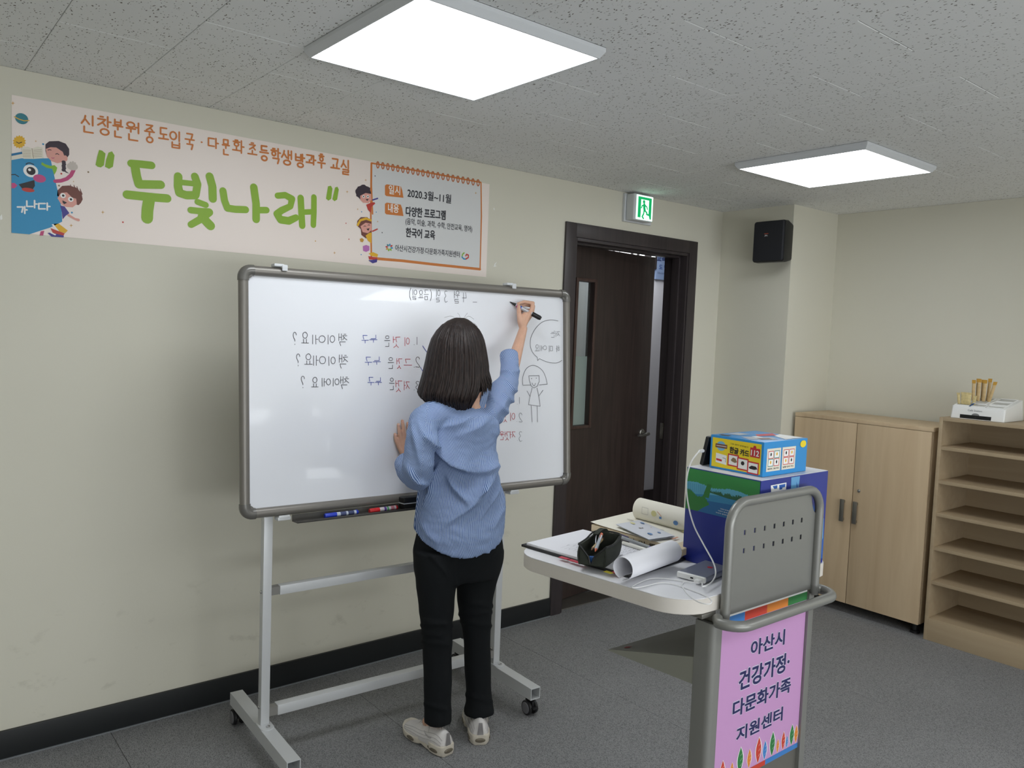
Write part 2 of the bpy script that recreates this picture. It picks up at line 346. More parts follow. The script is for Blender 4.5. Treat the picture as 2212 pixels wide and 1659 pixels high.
def floor_nodes(nt, b):
    L = nt.links; g = nt.nodes.new('ShaderNodeNewGeometry')
    mp = nt.nodes.new('ShaderNodeMapping'); mp.inputs['Scale'].default_value = (1, .45, 1); L.new(g.outputs['Position'], mp.inputs[0])
    v = nt.nodes.new('ShaderNodeTexVoronoi'); v.inputs['Scale'].default_value = 760; L.new(mp.outputs[0], v.inputs['Vector'])
    n = nt.nodes.new('ShaderNodeTexNoise'); n.inputs['Scale'].default_value = 260; n.inputs['Detail'].default_value = 4; L.new(g.outputs['Position'], n.inputs['Vector'])
    sp = nt.nodes.new('ShaderNodeSeparateColor'); L.new(v.outputs['Color'], sp.inputs[0])
    ad = nt.nodes.new('ShaderNodeMath'); ad.operation = 'ADD'; L.new(sp.outputs[0], ad.inputs[0]); L.new(n.outputs['Fac'], ad.inputs[1])
    r = nt.nodes.new('ShaderNodeValToRGB'); L.new(ad.outputs[0], r.inputs[0])
    e = r.color_ramp.elements; e[0].position = .35; e[0].color = (*srgb(80, 81, 84), 1); e[1].position = 1.0; e[1].color = (*srgb(146, 146, 147), 1)
    m_ = r.color_ramp.elements.new(.78); m_.color = (*srgb(104, 104, 106), 1)
    n2 = nt.nodes.new('ShaderNodeTexNoise'); n2.inputs['Scale'].default_value = 2.2; n2.inputs['Detail'].default_value = 3; L.new(g.outputs['Position'], n2.inputs['Vector'])
    mr = nt.nodes.new('ShaderNodeMapRange'); mr.inputs[3].default_value = .85; mr.inputs[4].default_value = 1.12; L.new(n2.outputs['Fac'], mr.inputs[0])
    mu = nt.nodes.new('ShaderNodeMix'); mu.data_type = 'RGBA'; mu.blend_type = 'MULTIPLY'; mu.inputs[0].default_value = 1
    L.new(r.outputs[0], mu.inputs[6]); L.new(mr.outputs[0], mu.inputs[7]); L.new(mu.outputs[2], b.inputs['Base Color'])
    b.inputs['Roughness'].default_value = .62; b.inputs['Specular IOR Level'].default_value = .35
    bp = nt.nodes.new('ShaderNodeBump'); bp.inputs['Strength'].default_value = .5; bp.inputs['Distance'].default_value = .0012
    L.new(ad.outputs[0], bp.inputs['Height']); L.new(bp.outputs[0], b.inputs['Normal'])
M_FLOOR = nodes_mat('grey_carpet_sheet', floor_nodes)
def wood_nodes(c1, c2, rough, sc, axis):
    def f(nt, b):
        L = nt.links; g = nt.nodes.new('ShaderNodeNewGeometry'); mp = nt.nodes.new('ShaderNodeMapping')
        mp.inputs['Scale'].default_value = (sc, sc, sc*.08) if axis == 'z' else (sc, sc*.08, sc)
        L.new(g.outputs['Position'], mp.inputs[0])
        n = nt.nodes.new('ShaderNodeTexNoise'); n.inputs['Scale'].default_value = 3; n.inputs['Detail'].default_value = 8; n.inputs['Distortion'].default_value = 1.2
        L.new(mp.outputs[0], n.inputs['Vector'])
        r = nt.nodes.new('ShaderNodeValToRGB'); L.new(n.outputs['Fac'], r.inputs[0])
        r.color_ramp.elements[0].position = .3; r.color_ramp.elements[1].position = .72
        r.color_ramp.elements[0].color = (*srgb(*c1), 1); r.color_ramp.elements[1].color = (*srgb(*c2), 1)
        L.new(r.outputs[0], b.inputs['Base Color']); b.inputs['Roughness'].default_value = rough
    return f
M_MAPLE = nodes_mat('maple_laminate', wood_nodes((190, 166, 134), (204, 182, 150), .5, 4, 'z'))
M_SHELFW = nodes_mat('shelf_laminate', wood_nodes((166, 146, 118), (176, 157, 128), .55, 5, 'y'))
M_DOOR = nodes_mat('dark_door_wood', wood_nodes((40, 30, 28), (58, 46, 43), .42, 9, 'z'))
M_FRAMEW = nodes_mat('door_frame_wood', wood_nodes((50, 44, 46), (62, 55, 56), .4, 9, 'z'))
M_BASE = mat('baseboard_black', (25, 28, 30), .45)
M_BASELINE = mat('caulk_grey', (120, 124, 128), .6)
M_WHITEPL = mat('white_plastic', (232, 232, 230), .4)
M_LIGHTFR = mat('light_housing', (208, 211, 214), .45)
M_EMIT = mat('lit_diffuser', (255, 255, 255), .4, emit=PANEL_EMIT); M_EMIT.node_tree.nodes['Principled BSDF'].inputs['Emission Color'].default_value = (.93, .97, 1, 1)
M_CORR = mat('corridor_paint', (212, 210, 214), .6)
M_STEEL = mat('brushed_steel', (150, 148, 142), .35, .9)
M_CHROME = mat('chrome', (200, 200, 200), .18, 1.)
M_BLACKP = mat('black_plastic', (22, 22, 24), .45)
M_DARK = mat('soft_black', (12, 12, 13), .8)
def glass_mat(name, tint, rough_mix):
    m = bpy.data.materials.new(name); m.use_nodes = True; nt = m.node_tree; nt.nodes.remove(nt.nodes['Principled BSDF']); out = nt.nodes['Material Output']
    t = nt.nodes.new('ShaderNodeBsdfTransparent'); t.inputs[0].default_value = (*tint, 1); g = nt.nodes.new('ShaderNodeBsdfGlossy'); g.inputs['Roughness'].default_value = .05
    d = nt.nodes.new('ShaderNodeBsdfTranslucent'); d.inputs[0].default_value = (*tint, 1); df = nt.nodes.new('ShaderNodeBsdfDiffuse'); df.inputs[0].default_value = (*tint, 1)
    m0 = nt.nodes.new('ShaderNodeMixShader'); m0.inputs[0].default_value = .5; nt.links.new(d.outputs[0], m0.inputs[1]); nt.links.new(df.outputs[0], m0.inputs[2])
    m1 = nt.nodes.new('ShaderNodeMixShader'); m1.inputs[0].default_value = rough_mix; nt.links.new(t.outputs[0], m1.inputs[1]); nt.links.new(m0.outputs[0], m1.inputs[2])
    m2 = nt.nodes.new('ShaderNodeMixShader'); m2.inputs[0].default_value = .05; nt.links.new(m1.outputs[0], m2.inputs[1]); nt.links.new(g.outputs[0], m2.inputs[2])
    nt.links.new(m2.outputs[0], out.inputs[0]); return m
M_GLASS = glass_mat('clear_glass', (.9, .94, .92), .04)
M_FROST = glass_mat('frosted_glass', (.55, .64, .60), .8)

# ------------------------------------------------------------------ the room shell
H = 2.342; YA = 3.14; XB = 4.72; XL = -2.6; YF = -3.4; YO = 3.30   # ceiling, back wall, right wall, left wall, front wall, outer face of back wall
DX0, DX1, DZ = 2.952, 3.905, 2.052
floor_o = struct('floor', MB().box((XL, YF, -.12), (6.2, 4.4, -.006)), M_BASE)
for i in range(-4, 7):                                     # carpet sheets 90 cm wide, seams recessed
    x0 = .69+.9*i; x1 = x0+.9
    x0 = max(x0, XL); x1 = min(x1, 6.2)
    if x1 <= x0: continue
    obj('carpet_sheet', MB().box((x0+.0008, YF, -.006), (x1-.0008, 4.4, 0)), M_FLOOR, floor_o, bevel=.0008, seg=1)
ceil = struct('ceiling', MB().box((XL, YF, H+.012), (XB+.2, YA+.2, H+.1)).box((XL, YF, H), (-1.377, YA, H+.012)).box((-1.377, YF, H), (XB, -.45, H+.012)), M_WHITEPL)
tmesh = {}
for i in range(-6, 15):
    x0 = .423+.3*i; x1 = min(x0+.3, XB); ph = 2.553 if i % 2 == 0 else 2.256
    y = ph+1.2
    ys = [ph+.6*k for k in range(-6, 4)]
    for a in ys:
        y0, y1 = max(a, -.45), min(a+.6, YA)
        if y1-y0 < .02: continue
        if x0+.01 > XB: continue
        key = (round(x1-x0, 3), round(y1-y0, 3))
        if key not in tmesh:
            tmesh[key] = MB().box((.0008, .0008, 0), (key[0]-.0008, key[1]-.0008, .012)).mesh('ceiling_tile', bevel=.0016, seg=1)
            tmesh[key].materials.append(M_TILE)
        o = bpy.data.objects.new('ceiling_tile', tmesh[key]); COL.objects.link(o); o.parent = ceil; o.location = (x0, y0, H)
W1 = MB().box((XL, YA, 0), (DX0, YO, H)).box((DX0, YA, DZ), (DX1, YO, H)).box((DX1, YA, 0), (4.225, YO, H))
wall_back = struct('wall_back', W1, M_WALL)
struct('wall_corner', MB().box((4.225, 2.64, 0), (XB, YO, H)), M_WALL)
struct('wall_right', MB().box((XB, YF, 0), (XB+.15, 2.64, H)), M_WALL)
struct('wall_left', MB().box((XL-.15, YF, 0), (XL, YO, H)), M_WALL)
struct('wall_front', MB().box((XL, YF-.15, 0), (XB, YF, H)), M_WALL)
bb = MB().box((XL, YA-.012, 0), (2.877, YA, .101)).box((3.976, YA-.012, 0), (4.225, YA, .101))
bbo = struct('baseboard_back', bb, M_BASE, bevel=.002)
obj('caulk_line', MB().box((XL, YA-.017, 0), (2.877, YA-.012, .004)), M_BASELINE, bbo)
struct('baseboard_corner', MB().box((4.213, 2.628, 0), (4.225, YA-.012, .101)).box((4.225, 2.628, 0), (XB, 2.64, .101)), M_BASE, bevel=.002)
struct('baseboard_right', MB().box((XB-.012, YF, 0), (XB, 2.628, .101)), M_BASE, bevel=.002)

# ---- corridor seen through the door gap
struct('wall_corridor', MB().box((2.2, 4.3, 0), (6.2, 4.4, 2.5)), M_CORR)
struct('baseboard_corridor', MB().box((2.2, 4.28, 0), (6.2, 4.3, .283)), M_DOOR)
struct('ceiling_corridor', MB().box((2.2, YO, 2.45), (6.2, 4.4, 2.5)), M_CORR)
struct('wall_corridor_end', MB().box((2.1, YO, 0), (2.2, 4.4, 2.5)).box((6.2, YO, 0), (6.3, 4.4, 2.5)).box((XB, YO-.1, 0), (6.2, YO, 2.5)), M_CORR)
M_NAVY = mat('navy_print', (28, 44, 92), .5)
sgn = thing('corridor_sign', 'blue room sign with dark lettering seen through the gap beside the open door', 'sign', (5.02, 4.295, 2.0))
obj('sign_panel', MB().box((4.93, 4.28, 2.0), (5.6, 4.3, 2.31)), mat('sign_blue', (128, 146, 178), .5), sgn)
PS = Plane((0, 4.28, 0), (1, 0, 0), (0, 0, 1), (0, -1, 0))
type_text(PS, '교육실', (4.935, 2.140), (5.095, 2.140), .062, 'lettering', M_NAVY, sgn, bold=.03)
type_text(PS, '도 담', (4.965, 2.080), (5.065, 2.080), .040, 'lettering', mat('sign_mid_blue', (44, 72, 132), .5), sgn, bold=.03)
type_text(PS, 'Education Room', (4.95, 2.045), (5.12, 2.045), .016, 'lettering', mat('sign_small', (70, 84, 110), .5), sgn)
sg2 = thing('notice_strip', 'dark strip with pale blocks glimpsed above the open door leaf', 'sign', (4.4, 4.29, 2.1))
obj('backing', MB().box((3.5, 4.275, 2.08), (4.93, 4.3, 2.40)), mat('strip_dark', (40, 34, 34), .6), sg2)
ink = Ink(Plane((0, 4.275, 0), (1, 0, 0), (0, 0, 1), (0, -1, 0)))
for a, b_ in ((4.08, 4.17), (4.2, 4.23), (4.25, 4.29), (4.32, 4.42), (4.44, 4.49), (4.50, 4.62), (4.65, 4.69), (4.72, 4.78), (4.86, 4.91)):
    ink.poly([(a, 2.17), (b_, 2.17), (b_, 2.26), (a, 2.26)])
ink.build('pale_blocks', M_WHITEPL, sg2)

# ---- door 1: frame, leaf opened eight degrees outwards
def casing(mb, x0, x1, z1, wd, y0, y1):
    mb.box((x0, y0, 0), (x0+wd, y1, z1)).box((x1-wd, y0, 0), (x1, y1, z1)).box((x0+wd, y0, z1-wd), (x1-wd, y1, z1)); return mb
df = struct('door_1', casing(MB(), 2.877, 3.976, 2.129, .075, YA-.014, YA), M_FRAMEW, bevel=.003)
obj('door_jamb', casing(MB(), DX0-.002, DX1+.002, DZ+.002, .018, YA-.006, YO+.01), M_FRAMEW, df, bevel=.002)
obj('door_stop', casing(MB(), DX0+.014, DX1-.014, DZ-.014, .014, YA+.045, YA+.10), M_FRAMEW, df, bevel=.002)
obj('strike_plate', MB().box((DX1-.021, YA+.11, .90), (DX1-.016, YA+.135, 1.0)).box((DX1-.024, YA+.113, .925), (DX1-.021, YA+.118, .975)), M_STEEL, df, bevel=.001)
obj('threshold', MB().box((DX0+.016, YA+.02, 0), (DX1-.016, YO, .006)), M_STEEL, df, bevel=.002)
a8 = math.radians(8); DH = V((2.985, 3.262, 0)); DU = V((math.cos(a8), math.sin(a8), 0)); DN = V((math.sin(a8), -math.cos(a8), 0)); DM = Matrix((DU, -DN, V((0, 0, 1)))).transposed()
def dbox(mb, s0, s1, z0, z1, d0, d1):      # along the leaf, height, depth behind its room face
    return mb.obox(DH+DU*((s0+s1)/2)-DN*((d0+d1)/2)+V((0, 0, (z0+z1)/2)), (s1-s0, d1-d0, z1-z0), DM)
leaf = thing('door_leaf', 'dark brown wooden door with a narrow window, standing slightly ajar', 'door', DH)
wx0, wx1, wz0, wz1 = .142, .292, 1.012, 1.838
lm = MB(); dbox(lm, 0, wx0, .008, 2.036, 0, .042); dbox(lm, wx1, .915, .008, 2.036, 0, .042); dbox(lm, wx0, wx1, .008, wz0, 0, .042); dbox(lm, wx0, wx1, wz1, 2.036, 0, .042)
obj('panel', lm, M_DOOR, leaf)
mm = MB()
for (s0, s1, z0, z1) in ((wx0-.022, wx0, wz0-.018, wz1+.018), (wx1, wx1+.022, wz0-.018, wz1+.018), (wx0, wx1, wz0-.018, wz0), (wx0, wx1, wz1, wz1+.018)): dbox(mm, s0, s1, z0, z1, -.008, .0)
obj('window_molding', mm, nodes_mat('molding_wood', wood_nodes((58, 42, 38), (76, 56, 50), .35, 9, 'z')), leaf, bevel=.003)
obj('window_pane', dbox(MB(), wx0, wx1, 1.41, wz1, .028, .033), M_GLASS, leaf)
obj('window_pane', dbox(MB(), wx0, wx1, wz0, 1.41, .028, .033), M_FROST, leaf, label='frosted lower window pane')
hp = DH+DU*.852+DN*.0+V((0, 0, .925))
rose = obj('handle_rose', MB().tube([hp, hp+DN*.008, hp+DN*.012], [.027, .027, .023], 24), M_STEEL, leaf)
q = hp+DN*.012
obj('lever_handle', MB().tube([q, q+DN*.03], .009, 14).tube(catmull([q+DN*.036+DU*.012, q+DN*.04-DU*.02-V((0,0,.002)), q+DN*.043-DU*.07-V((0,0,.006)), q+DN*.038-DU*.105-V((0,0,.003))], 5), [.011]*6+[.009]*5+[.008]*5, 12), M_STEEL, rose)

# ------------------------------------------------------------------ ceiling lights
def ceiling_light(cx, cy, label):
    t = thing('ceiling_light', label, 'light', (cx, cy, H), 'square ceiling panel lights')
    def sq(h, z): return [V((cx+sx*h, cy+sy*h, z)) for sx, sy in ((-1,-1),(1,-1),(1,1),(-1,1))]
    obj('frame', MB().loft([sq(.309, H), sq(.309, H-.012), sq(.297, H-.030), sq(.293, H-.030), sq(.293, H-.024)], cap=False).loft([sq(.309, H-.001), sq(.309, H)]), M_LIGHTFR, t, smooth=20)
    obj('diffuser', MB().loft([sq(.2935, H-.024), sq(.2935, H-.0285)]), M_EMIT, t, smooth=20)
ceiling_light(1.311, 1.938, 'large lit square panel light on the ceiling above the whiteboard')
ceiling_light(3.381, 1.925, 'lit square panel light on the ceiling near the corner with the black speaker')

# ------------------------------------------------------------------ exit sign
ex = thing('exit_sign', 'small green lit running man exit sign above the door, close under the ceiling', 'sign', (3.39, YA, 2.182))
obj('back_plate', MB().box((3.306, YA-.018, 2.178), (3.535, YA, 2.334)), M_LIGHTFR, ex, bevel=.004)
obj('housing', MB().box((3.316, 3.062, 2.184), (3.478, YA-.018, 2.330)), M_LIGHTFR, ex, bevel=.010, seg=3)
PE = Plane((3.325, 3.061, 2.190), (1, 0, 0), (0, 0, 1), (0, -1, 0)); S = .134
ink = Ink(PE, .0005); ink.poly([(.010, 0), (.146, 0), (.146, S), (.010, S)])
M_EXW = mat('exit_white_lit', (225, 255, 240), .4, emit=1.0)
M_EXG = mat('exit_green_lit', (0, 150, 84), .4, emit=.75)
ink.build('lit_face', M_EXW, ex)
def ep(pts): return [(.022+.112*x, .008+.118*(1-y)) for x, y in pts]
ink = Ink(PE, .0011)
ink.poly(ep([(0,0),(1,0),(1,.12),(0,.12)])); ink.poly(ep([(0,.12),(.22,.12),(.22,.98),(0,.98)])); ink.poly(ep([(.80,.12),(1,.12),(1,1.0),(.9,1.0),(.80,.78)]))
ink.ell(ep([(.43, .22)])[0], .010, .010)
ink.stroke(ep([(.46,.36),(.47,.52),(.52,.62)]), [.02, .02, .016])
ink.stroke(ep([(.44,.36),(.30,.42),(.26,.52)]), .008); ink.stroke(ep([(.50,.36),(.66,.44),(.70,.54)]), .008)
ink.stroke(ep([(.53,.62),(.68,.72),(.66,.78),(.82,.80)]), .010); ink.stroke(ep([(.46,.60),(.44,.78),(.34,.92),(.44,1.0)]), .010)
ink.build('running_man', M_EXG, ex)

# ------------------------------------------------------------------ wall speaker
sp = thing('wall_speaker', 'black box speaker mounted high on the wall beside the door', 'speaker', (4.15, 2.70, 2.0))
def rr(x, y0, y1, z0, z1, r, n=4):
    out = []
    for (cy, cz, a) in ((y1-r, z1-r, 0), (y0+r, z1-r, PI/2), (y0+r, z0+r, PI), (y1-r, z0+r, 1.5*PI)):
        out += [V((x, cy+r*math.cos(a+PI/2*k/n), cz+r*math.sin(a+PI/2*k/n))) for k in range(n+1)]
    return out
obj('cabinet', MB().loft([rr(4.065, 2.588, 2.790, 1.997, 2.232, .012), rr(4.10, 2.586, 2.792, 1.995, 2.234, .014), rr(4.175, 2.606, 2.772, 2.01, 2.22, .012)]), M_BLACKP, sp, smooth=40)
obj('grille', MB().loft([rr(4.052, 2.596, 2.782, 2.003, 2.226, .012), rr(4.058, 2.590, 2.788, 1.999, 2.230, .014), rr(4.066, 2.590, 2.788, 1.999, 2.230, .014)]), mat('speaker_grille', (26, 27, 33), .75, bump=(900, .5, .001)), sp, smooth=40)
obj('wall_bracket', MB().box((4.175, 2.66, 2.06), (4.225, 2.72, 2.16)).box((4.215, 2.64, 2.05), (4.225, 2.745, 2.17)), M_BLACKP, sp, bevel=.003)
PK = Plane((4.052, 0, 0), (0, -1, 0), (0, 0, 1), (-1, 0, 0))
type_text(PK, 'JBL', (-2.712, 2.142), (-2.690, 2.142), .009, 'badge_lettering', mat('badge_white', (205, 205, 205), .5), sp, bold=.05)
ink = Ink(PK); ink.poly([(-2.715, 2.156), (-2.687, 2.156), (-2.687, 2.160), (-2.715, 2.160)]); ink.build('badge_bar', mat('badge_orange', (170, 70, 50), .5), sp)

# ------------------------------------------------------------------ cabinet and shelf unit along the right wall
XC = 4.33
cab = thing('storage_cabinet', 'low maple two-door cupboard with a lock, in the corner by the wall', 'cabinet', (4.52, 2.22, 0))
obj('body', MB().box((XC+.024, 1.822, .062), (XB-.016, 2.612, 1.098)).box((XC+.003, 1.816, 1.098), (XB-.014, 2.616, 1.120)), M_MAPLE, cab, bevel=.0015)
for y0, y1, lab in ((1.824, 2.226, 0), (2.230, 2.614, 1)):
    d = obj('door', MB().box((XC+.002, y0, .062), (XC+.021, y1, 1.096)), M_MAPLE, cab, bevel=.0015)
    hy = y1-.025 if lab == 0 else y0+.047
    obj('handle', MB().box((XC-.020, hy-.012, .530), (XC-.012, hy+.012, .657)).box((XC-.014, hy-.009, .535), (XC+.002, hy+.009, .55)).box((XC-.014, hy-.009, .637), (XC+.002, hy+.009, .652)), M_STEEL, d, bevel=.002)
    if lab == 0:
        obj('lock', MB().tube([(XC+.003, 2.191, .719), (XC-.004, 2.191, .719), (XC-.006, 2.191, .719)], [.009, .009, .006], 18), M_CHROME, d)
for x, y in ((XC+.06, 1.86), (XC+.06, 2.57), (4.66, 1.86), (4.66, 2.57)):
    obj('foot', MB().tube([(x, y, 0), (x, y, .012), (x, y, .016), (x, y, .062)], [.024, .024, .016, .016], 16), M_BLACKP, cab)
sh = thing('shelf_unit', 'open wooden shelf unit with six empty compartments beside the cupboard', 'shelf', (4.52, 1.25, 0))
y0, y1 = .60, 1.79
for y in (y1-.018, y0): obj('side_panel', MB().box((XC, y, 0), (XB-.014, y+.018, 1.181)), M_SHELFW, sh, bevel=.001)
obj('top_panel', MB().box((XC, y0+.018, 1.163), (XB-.014, y1-.018, 1.181)), M_SHELFW, sh, bevel=.001)
obj('back_panel', MB().box((XB-.022, y0+.018, .1), (XB-.015, y1-.018, 1.163)), M_SHELFW, sh)
obj('plinth', MB().box((XC+.001, y0+.018, 0), (XC+.019, y1-.018, .112)), M_SHELFW, sh, bevel=.001)
for z in (.118, .317, .498, .678, .850, 1.028):
    obj('shelf', MB().box((XC+.004, y0+.018, z-.017), (XB-.022, y1-.018, z+.001)), M_SHELFW, sh, bevel=.001)

# ---- drinks caddy on the shelf unit
cz = 1.1815; cd = thing('coffee_caddy', 'white plastic coffee and tea organiser standing on the shelf unit', 'organiser', (4.48, 1.6, cz))
# front at x=4.36, sloping up to the wall
def cprof(y, ins=0): return [V((4.365+ins*.3, y, cz+.0)), V((4.375+ins, y, cz+.064)), V((4.60-ins, y, cz+.105)), V((4.62, y, cz))]
fy0, fy1 = 1.500, 1.752
c_mb = MB()
c_mb.loft([cprof(fy0, .008), cprof(fy0+.006), cprof(fy1-.006), cprof(fy1, .008)])
obj('body', c_mb, M_WHITEPL, cd, bevel=.006, seg=3)
# drawer slot and pockets
obj('drawer_slot', MB().box((4.3655, 1.560, cz+.002), (4.372, 1.706, cz+.022)), M_DARK, cd)
ink = Ink(Plane((4.3645, 0, cz), (0, -1, 0), (.15, 0, 1), (-1, 0, .15)), .001); ink.ell((-1.633, .023), .018, .010); ink.build('finger_notch', mat('notch_grey', (120, 120, 120), .4), cd)
type_text(Plane((4.3640, 0, cz), (0, -1, 0), (.156, 0, 1), (-1, 0, .156)), 'Café Station', (-1.672, .042), (-1.605, .042), .009, 'lettering', mat('caddy_grey', (110, 110, 112), .6), cd)
for (x0, x1, ya, yb) in ((4.385, 4.43, 1.60, 1.74), (4.385, 4.42, 1.515, 1.59), (4.45, 4.51, 1.52, 1.60), (4.53, 4.59, 1.52, 1.60), (4.45, 4.58, 1.62, 1.74)):
    zt = lambda x: cz+.064+(x-4.375)*(.041/.225)
    mbp = MB(); nrm = V((-.18, 0, 1)).normalized()*.0025
    pts = [V((x0, ya, zt(x0))), V((x1, ya, zt(x1))), V((x1, yb, zt(x1))), V((x0, yb, zt(x0)))]
    for i in range(4):
        a, b_ = pts[i], pts[(i+1) % 4]; mbp.tube([a+nrm*.5, b_+nrm*.5], .0028, 6)
    obj('pocket_rim', mbp, M_WHITEPL, cd)
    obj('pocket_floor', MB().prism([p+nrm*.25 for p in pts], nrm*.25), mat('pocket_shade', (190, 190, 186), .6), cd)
M_KRAFT = mat('stick_kraft', (196, 168, 120), .5, vary=(60, .12)); M_GOLD = mat('stick_gold', (196, 150, 62), .4); M_TEA = mat('tea_paper', (206, 188, 136), .6, vary=(90, .15)); M_BLUEST = mat('stick_blue', (30, 70, 120), .4)
def stick(x, y, z0, h, lean, leanx, wd, m, mt, label, grp, name='coffee_stick', cat='packet'):
    t = thing(name, label, cat, (x, y, z0), grp)
    d = V((leanx, lean, 1)).normalized(); s = V((0, 1, 0)); n = d.cross(s).normalized()
    p = V((x, y, z0)); R = []
    for f, ww, th in ((0, .9, .55), (.1, 1, 1), (.8, 1, 1), (.84, 1.05, .2)):
        c = p+d*(h*f); R.append([c+s*(wd/2*ww*math.cos(a))+n*(.005*th*math.sin(a)) for a in [2*PI*k/10 for k in range(10)]])
    obj('wrapper', MB().loft(R), m, t, smooth=50)
    R = []
    for f, ww in ((.84, 1.08), (1, 1.12)):
        c = p+d*(h*f); R.append([c+s*(wd/2*ww*sx)+n*(.0012*sy) for sx, sy in ((-1,-1),(1,-1),(1,1),(-1,1))])
    obj('seal', MB().loft(R), mt, t, smooth=None)
zt = lambda x: cz+.066+(x-4.375)*(.041/.225)
labs = ['leftmost tall', 'second tall', 'third tall', 'fourth tall', 'fifth tall', 'sixth tall', 'rightmost tilted tall']
for i, (y, lean, lx) in enumerate(((1.700, .03, .02), (1.688, .03, .06), (1.676, .0, .0), (1.664, .02, .05), (1.650, -.02, .0), (1.638, -.03, .05), (1.624, -.22, .02))):
    x = 4.50+.02*(i % 2); stick(x, y, zt(x), .108+.004*(i % 3), lean, lx, .0165, M_KRAFT, M_GOLD, labs[i]+' brown coffee stick in the white organiser', 'coffee sticks in the organiser')
stick(4.405, 1.730, zt(4.405), .058, .12, 0, .014, M_TEA, M_TEA, 'short leaning tea sachet at the left front of the organiser', 'tea sachets', 'tea_sachet')
stick(4.405, 1.698, zt(4.405), .062, .0, 0, .048, M_TEA, M_TEA, 'wide pale tea sachet at the front of the organiser', 'tea sachets', 'tea_sachet')
stick(4.41, 1.662, zt(4.41), .048, -.10, 0, .016, M_TEA, M_TEA, 'small tea sachet right of the wide one in the organiser', 'tea sachets', 'tea_sachet')
stick(4.385, 1.672, zt(4.385)-.004, .034, -1.2, 0, .010, M_BLUEST, M_WHITEPL, 'blue and white stick packet lying across the organiser front', 'stick packets', 'sugar_stick')
# ------------------------------------------------------------------ wall banner
PA = Plane((0, YA-.0015, 0), (1, 0, 0), (0, 0, 1), (0, -1, 0))
ban = thing('wall_banner', 'long pale pink printed banner with green Korean title and cartoon children on the wall', 'banner', (1.37, YA, 2.03))
def P1(*pts): return [PA.px(x*.2532, 180+y*.2532) for x, y in pts]
def P2(*pts): return [PA.px(540+x*.2532, 300+y*.2532) for x, y in pts]
def ss1(k): return k*.2532*.00195                           # zoomed pixels to metres near the left end of the banner
def ss2(k): return k*.2532*.0024
BX0, BX1, BZ0, BZ1 = .385, 2.368, 1.803, 2.252
rows = []; nx = 60
bm_ = MB()
def bwave(x, z): return YA-.0012-.0010*(1+math.sin(x*9+z*5))*.5
for j in range(9):
    for i in range(nx+1):
        x = BX0+(BX1-BX0)*i/nx; z = BZ0+(BZ1-BZ0)*j/8+.004*math.sin(x*1.7); bm_.v.append(V((x, YA-.0012, z)))
for j in range(8):
    for i in range(nx): a = j*(nx+1)+i; bm_.f.append((a, a+1, a+nx+2, a+nx+1)); bm_.mi.append(0)
obj('sheet', bm_, mat('banner_pink', (241, 229, 222), .45), ban, smooth=None, fixn=False)
for pts in ([(2.398, 2.13), (2.404, 2.128), (2.402, 2.140), (2.397, 2.138)], [(2.41, 1.852), (2.43, 1.858), (2.42, 1.862), (2.43, 1.880), (2.415, 1.868)], [(.352, 1.842), (.358, 1.846), (.356, 1.862), (.350, 1.852)]):
    ink = Ink(PA, .001); ink.poly(pts); ink.build('painted_tape_glint', bpy.data.materials.get('tape_glint') or mat('tape_glint', (240, 240, 236), .15), ban)  # highlights on the clear tape, painted as small white slivers
CM = {}
def cm(n, c):
    if n not in CM: CM[n] = mat('print_'+n, c, .5)
    return CM[n]
OR, GR, BK = cm('orange', (206, 122, 56)), cm('green', (138, 178, 46)), cm('black', (34, 34, 44))
class Art:
    """printed shapes of several colours, later ones on top; one mesh per colour would lose the order, so one mesh with several inks"""
    def __init__(s, pl, h): s.ink = Ink(pl, h); s.mats = []; s.n = 0
    def c(s, n, col):
        m = cm(n, col)
        if m not in s.mats: s.mats.append(m)
        s.ink.mb.cur = s.mats.index(m); s.ink.t += 40; return s.ink
    def build(s, name, parent, **k):
        return s.ink.build(name, s.mats, parent, **k)
# fix: MB.mi is filled by add(); rebuild keeps it
ART = Art(PA, .0008); z = ss1(1)
def flush(name):
    global ART
    ART.build(name, ban); ART = Art(PA, .0008)
ART.c('sky', (44, 142, 190)).poly(P1((98,655),(180,640),(430,640),(460,780),(525,1060),(530,1180),(430,1230),(250,1288),(98,1275)))
ART.c('deep_sky', (30, 112, 160)).poly(P1((98,600),(190,583),(200,600),(98,620)))
ART.c('cream', (226, 220, 204)).poly(P1((98,622),(190,603),(200,630),(98,652)))
ART.c('white', (238, 238, 236)).ell(P1((262,748))[0], 44*z, 42*z); ART.c('ink', (36, 32, 38)).ell(P1((264,748))[0], 27*z)
ART.c('white', 0).ell(P1((252,738))[0], 9*z); ART.c('ink', 0).stroke(P1((222,690),(235,681),(255,679),(287,692)), 6*z)
ART.c('ink', 0).stroke(P1((99,780),(130,778),(158,796)), 6*z)
ART.c('pink', (196, 76, 132)).ell(P1((337,812))[0], 38*z, 27*z); ART.c('pink', 0).poly(P1((98,850),(125,850),(148,872),(125,895),(98,895)))
ART.c('ink', 0).poly(P1((158,862),(293,825),(298,875),(275,912),(235,926),(195,905))); ART.c('red', (190, 60, 50)).ell(P1((240,910))[0], 38*z, 14*z)
ART.c('cream', 0).poly(P1((180,550),(235,540),(272,556),(320,540),(362,548),(372,640),(285,645),(200,644)))
ART.c('brown', (140, 118, 88)).stroke(P1((272,556),(285,640)), 3*z)
for k in range(5): ART.c('brown', 0).stroke(P1((195,570+14*k),(262,572+14*k)), 2*z); ART.c('brown', 0).stroke(P1((285,572+14*k),(355,566+14*k)), 2*z)
flush('blue_book_print')
sp_ = [(165+(58 if i % 2 else 46)*math.cos(PI*i/14), 500+(58 if i % 2 else 46)*math.sin(PI*i/14)) for i in range(28)]
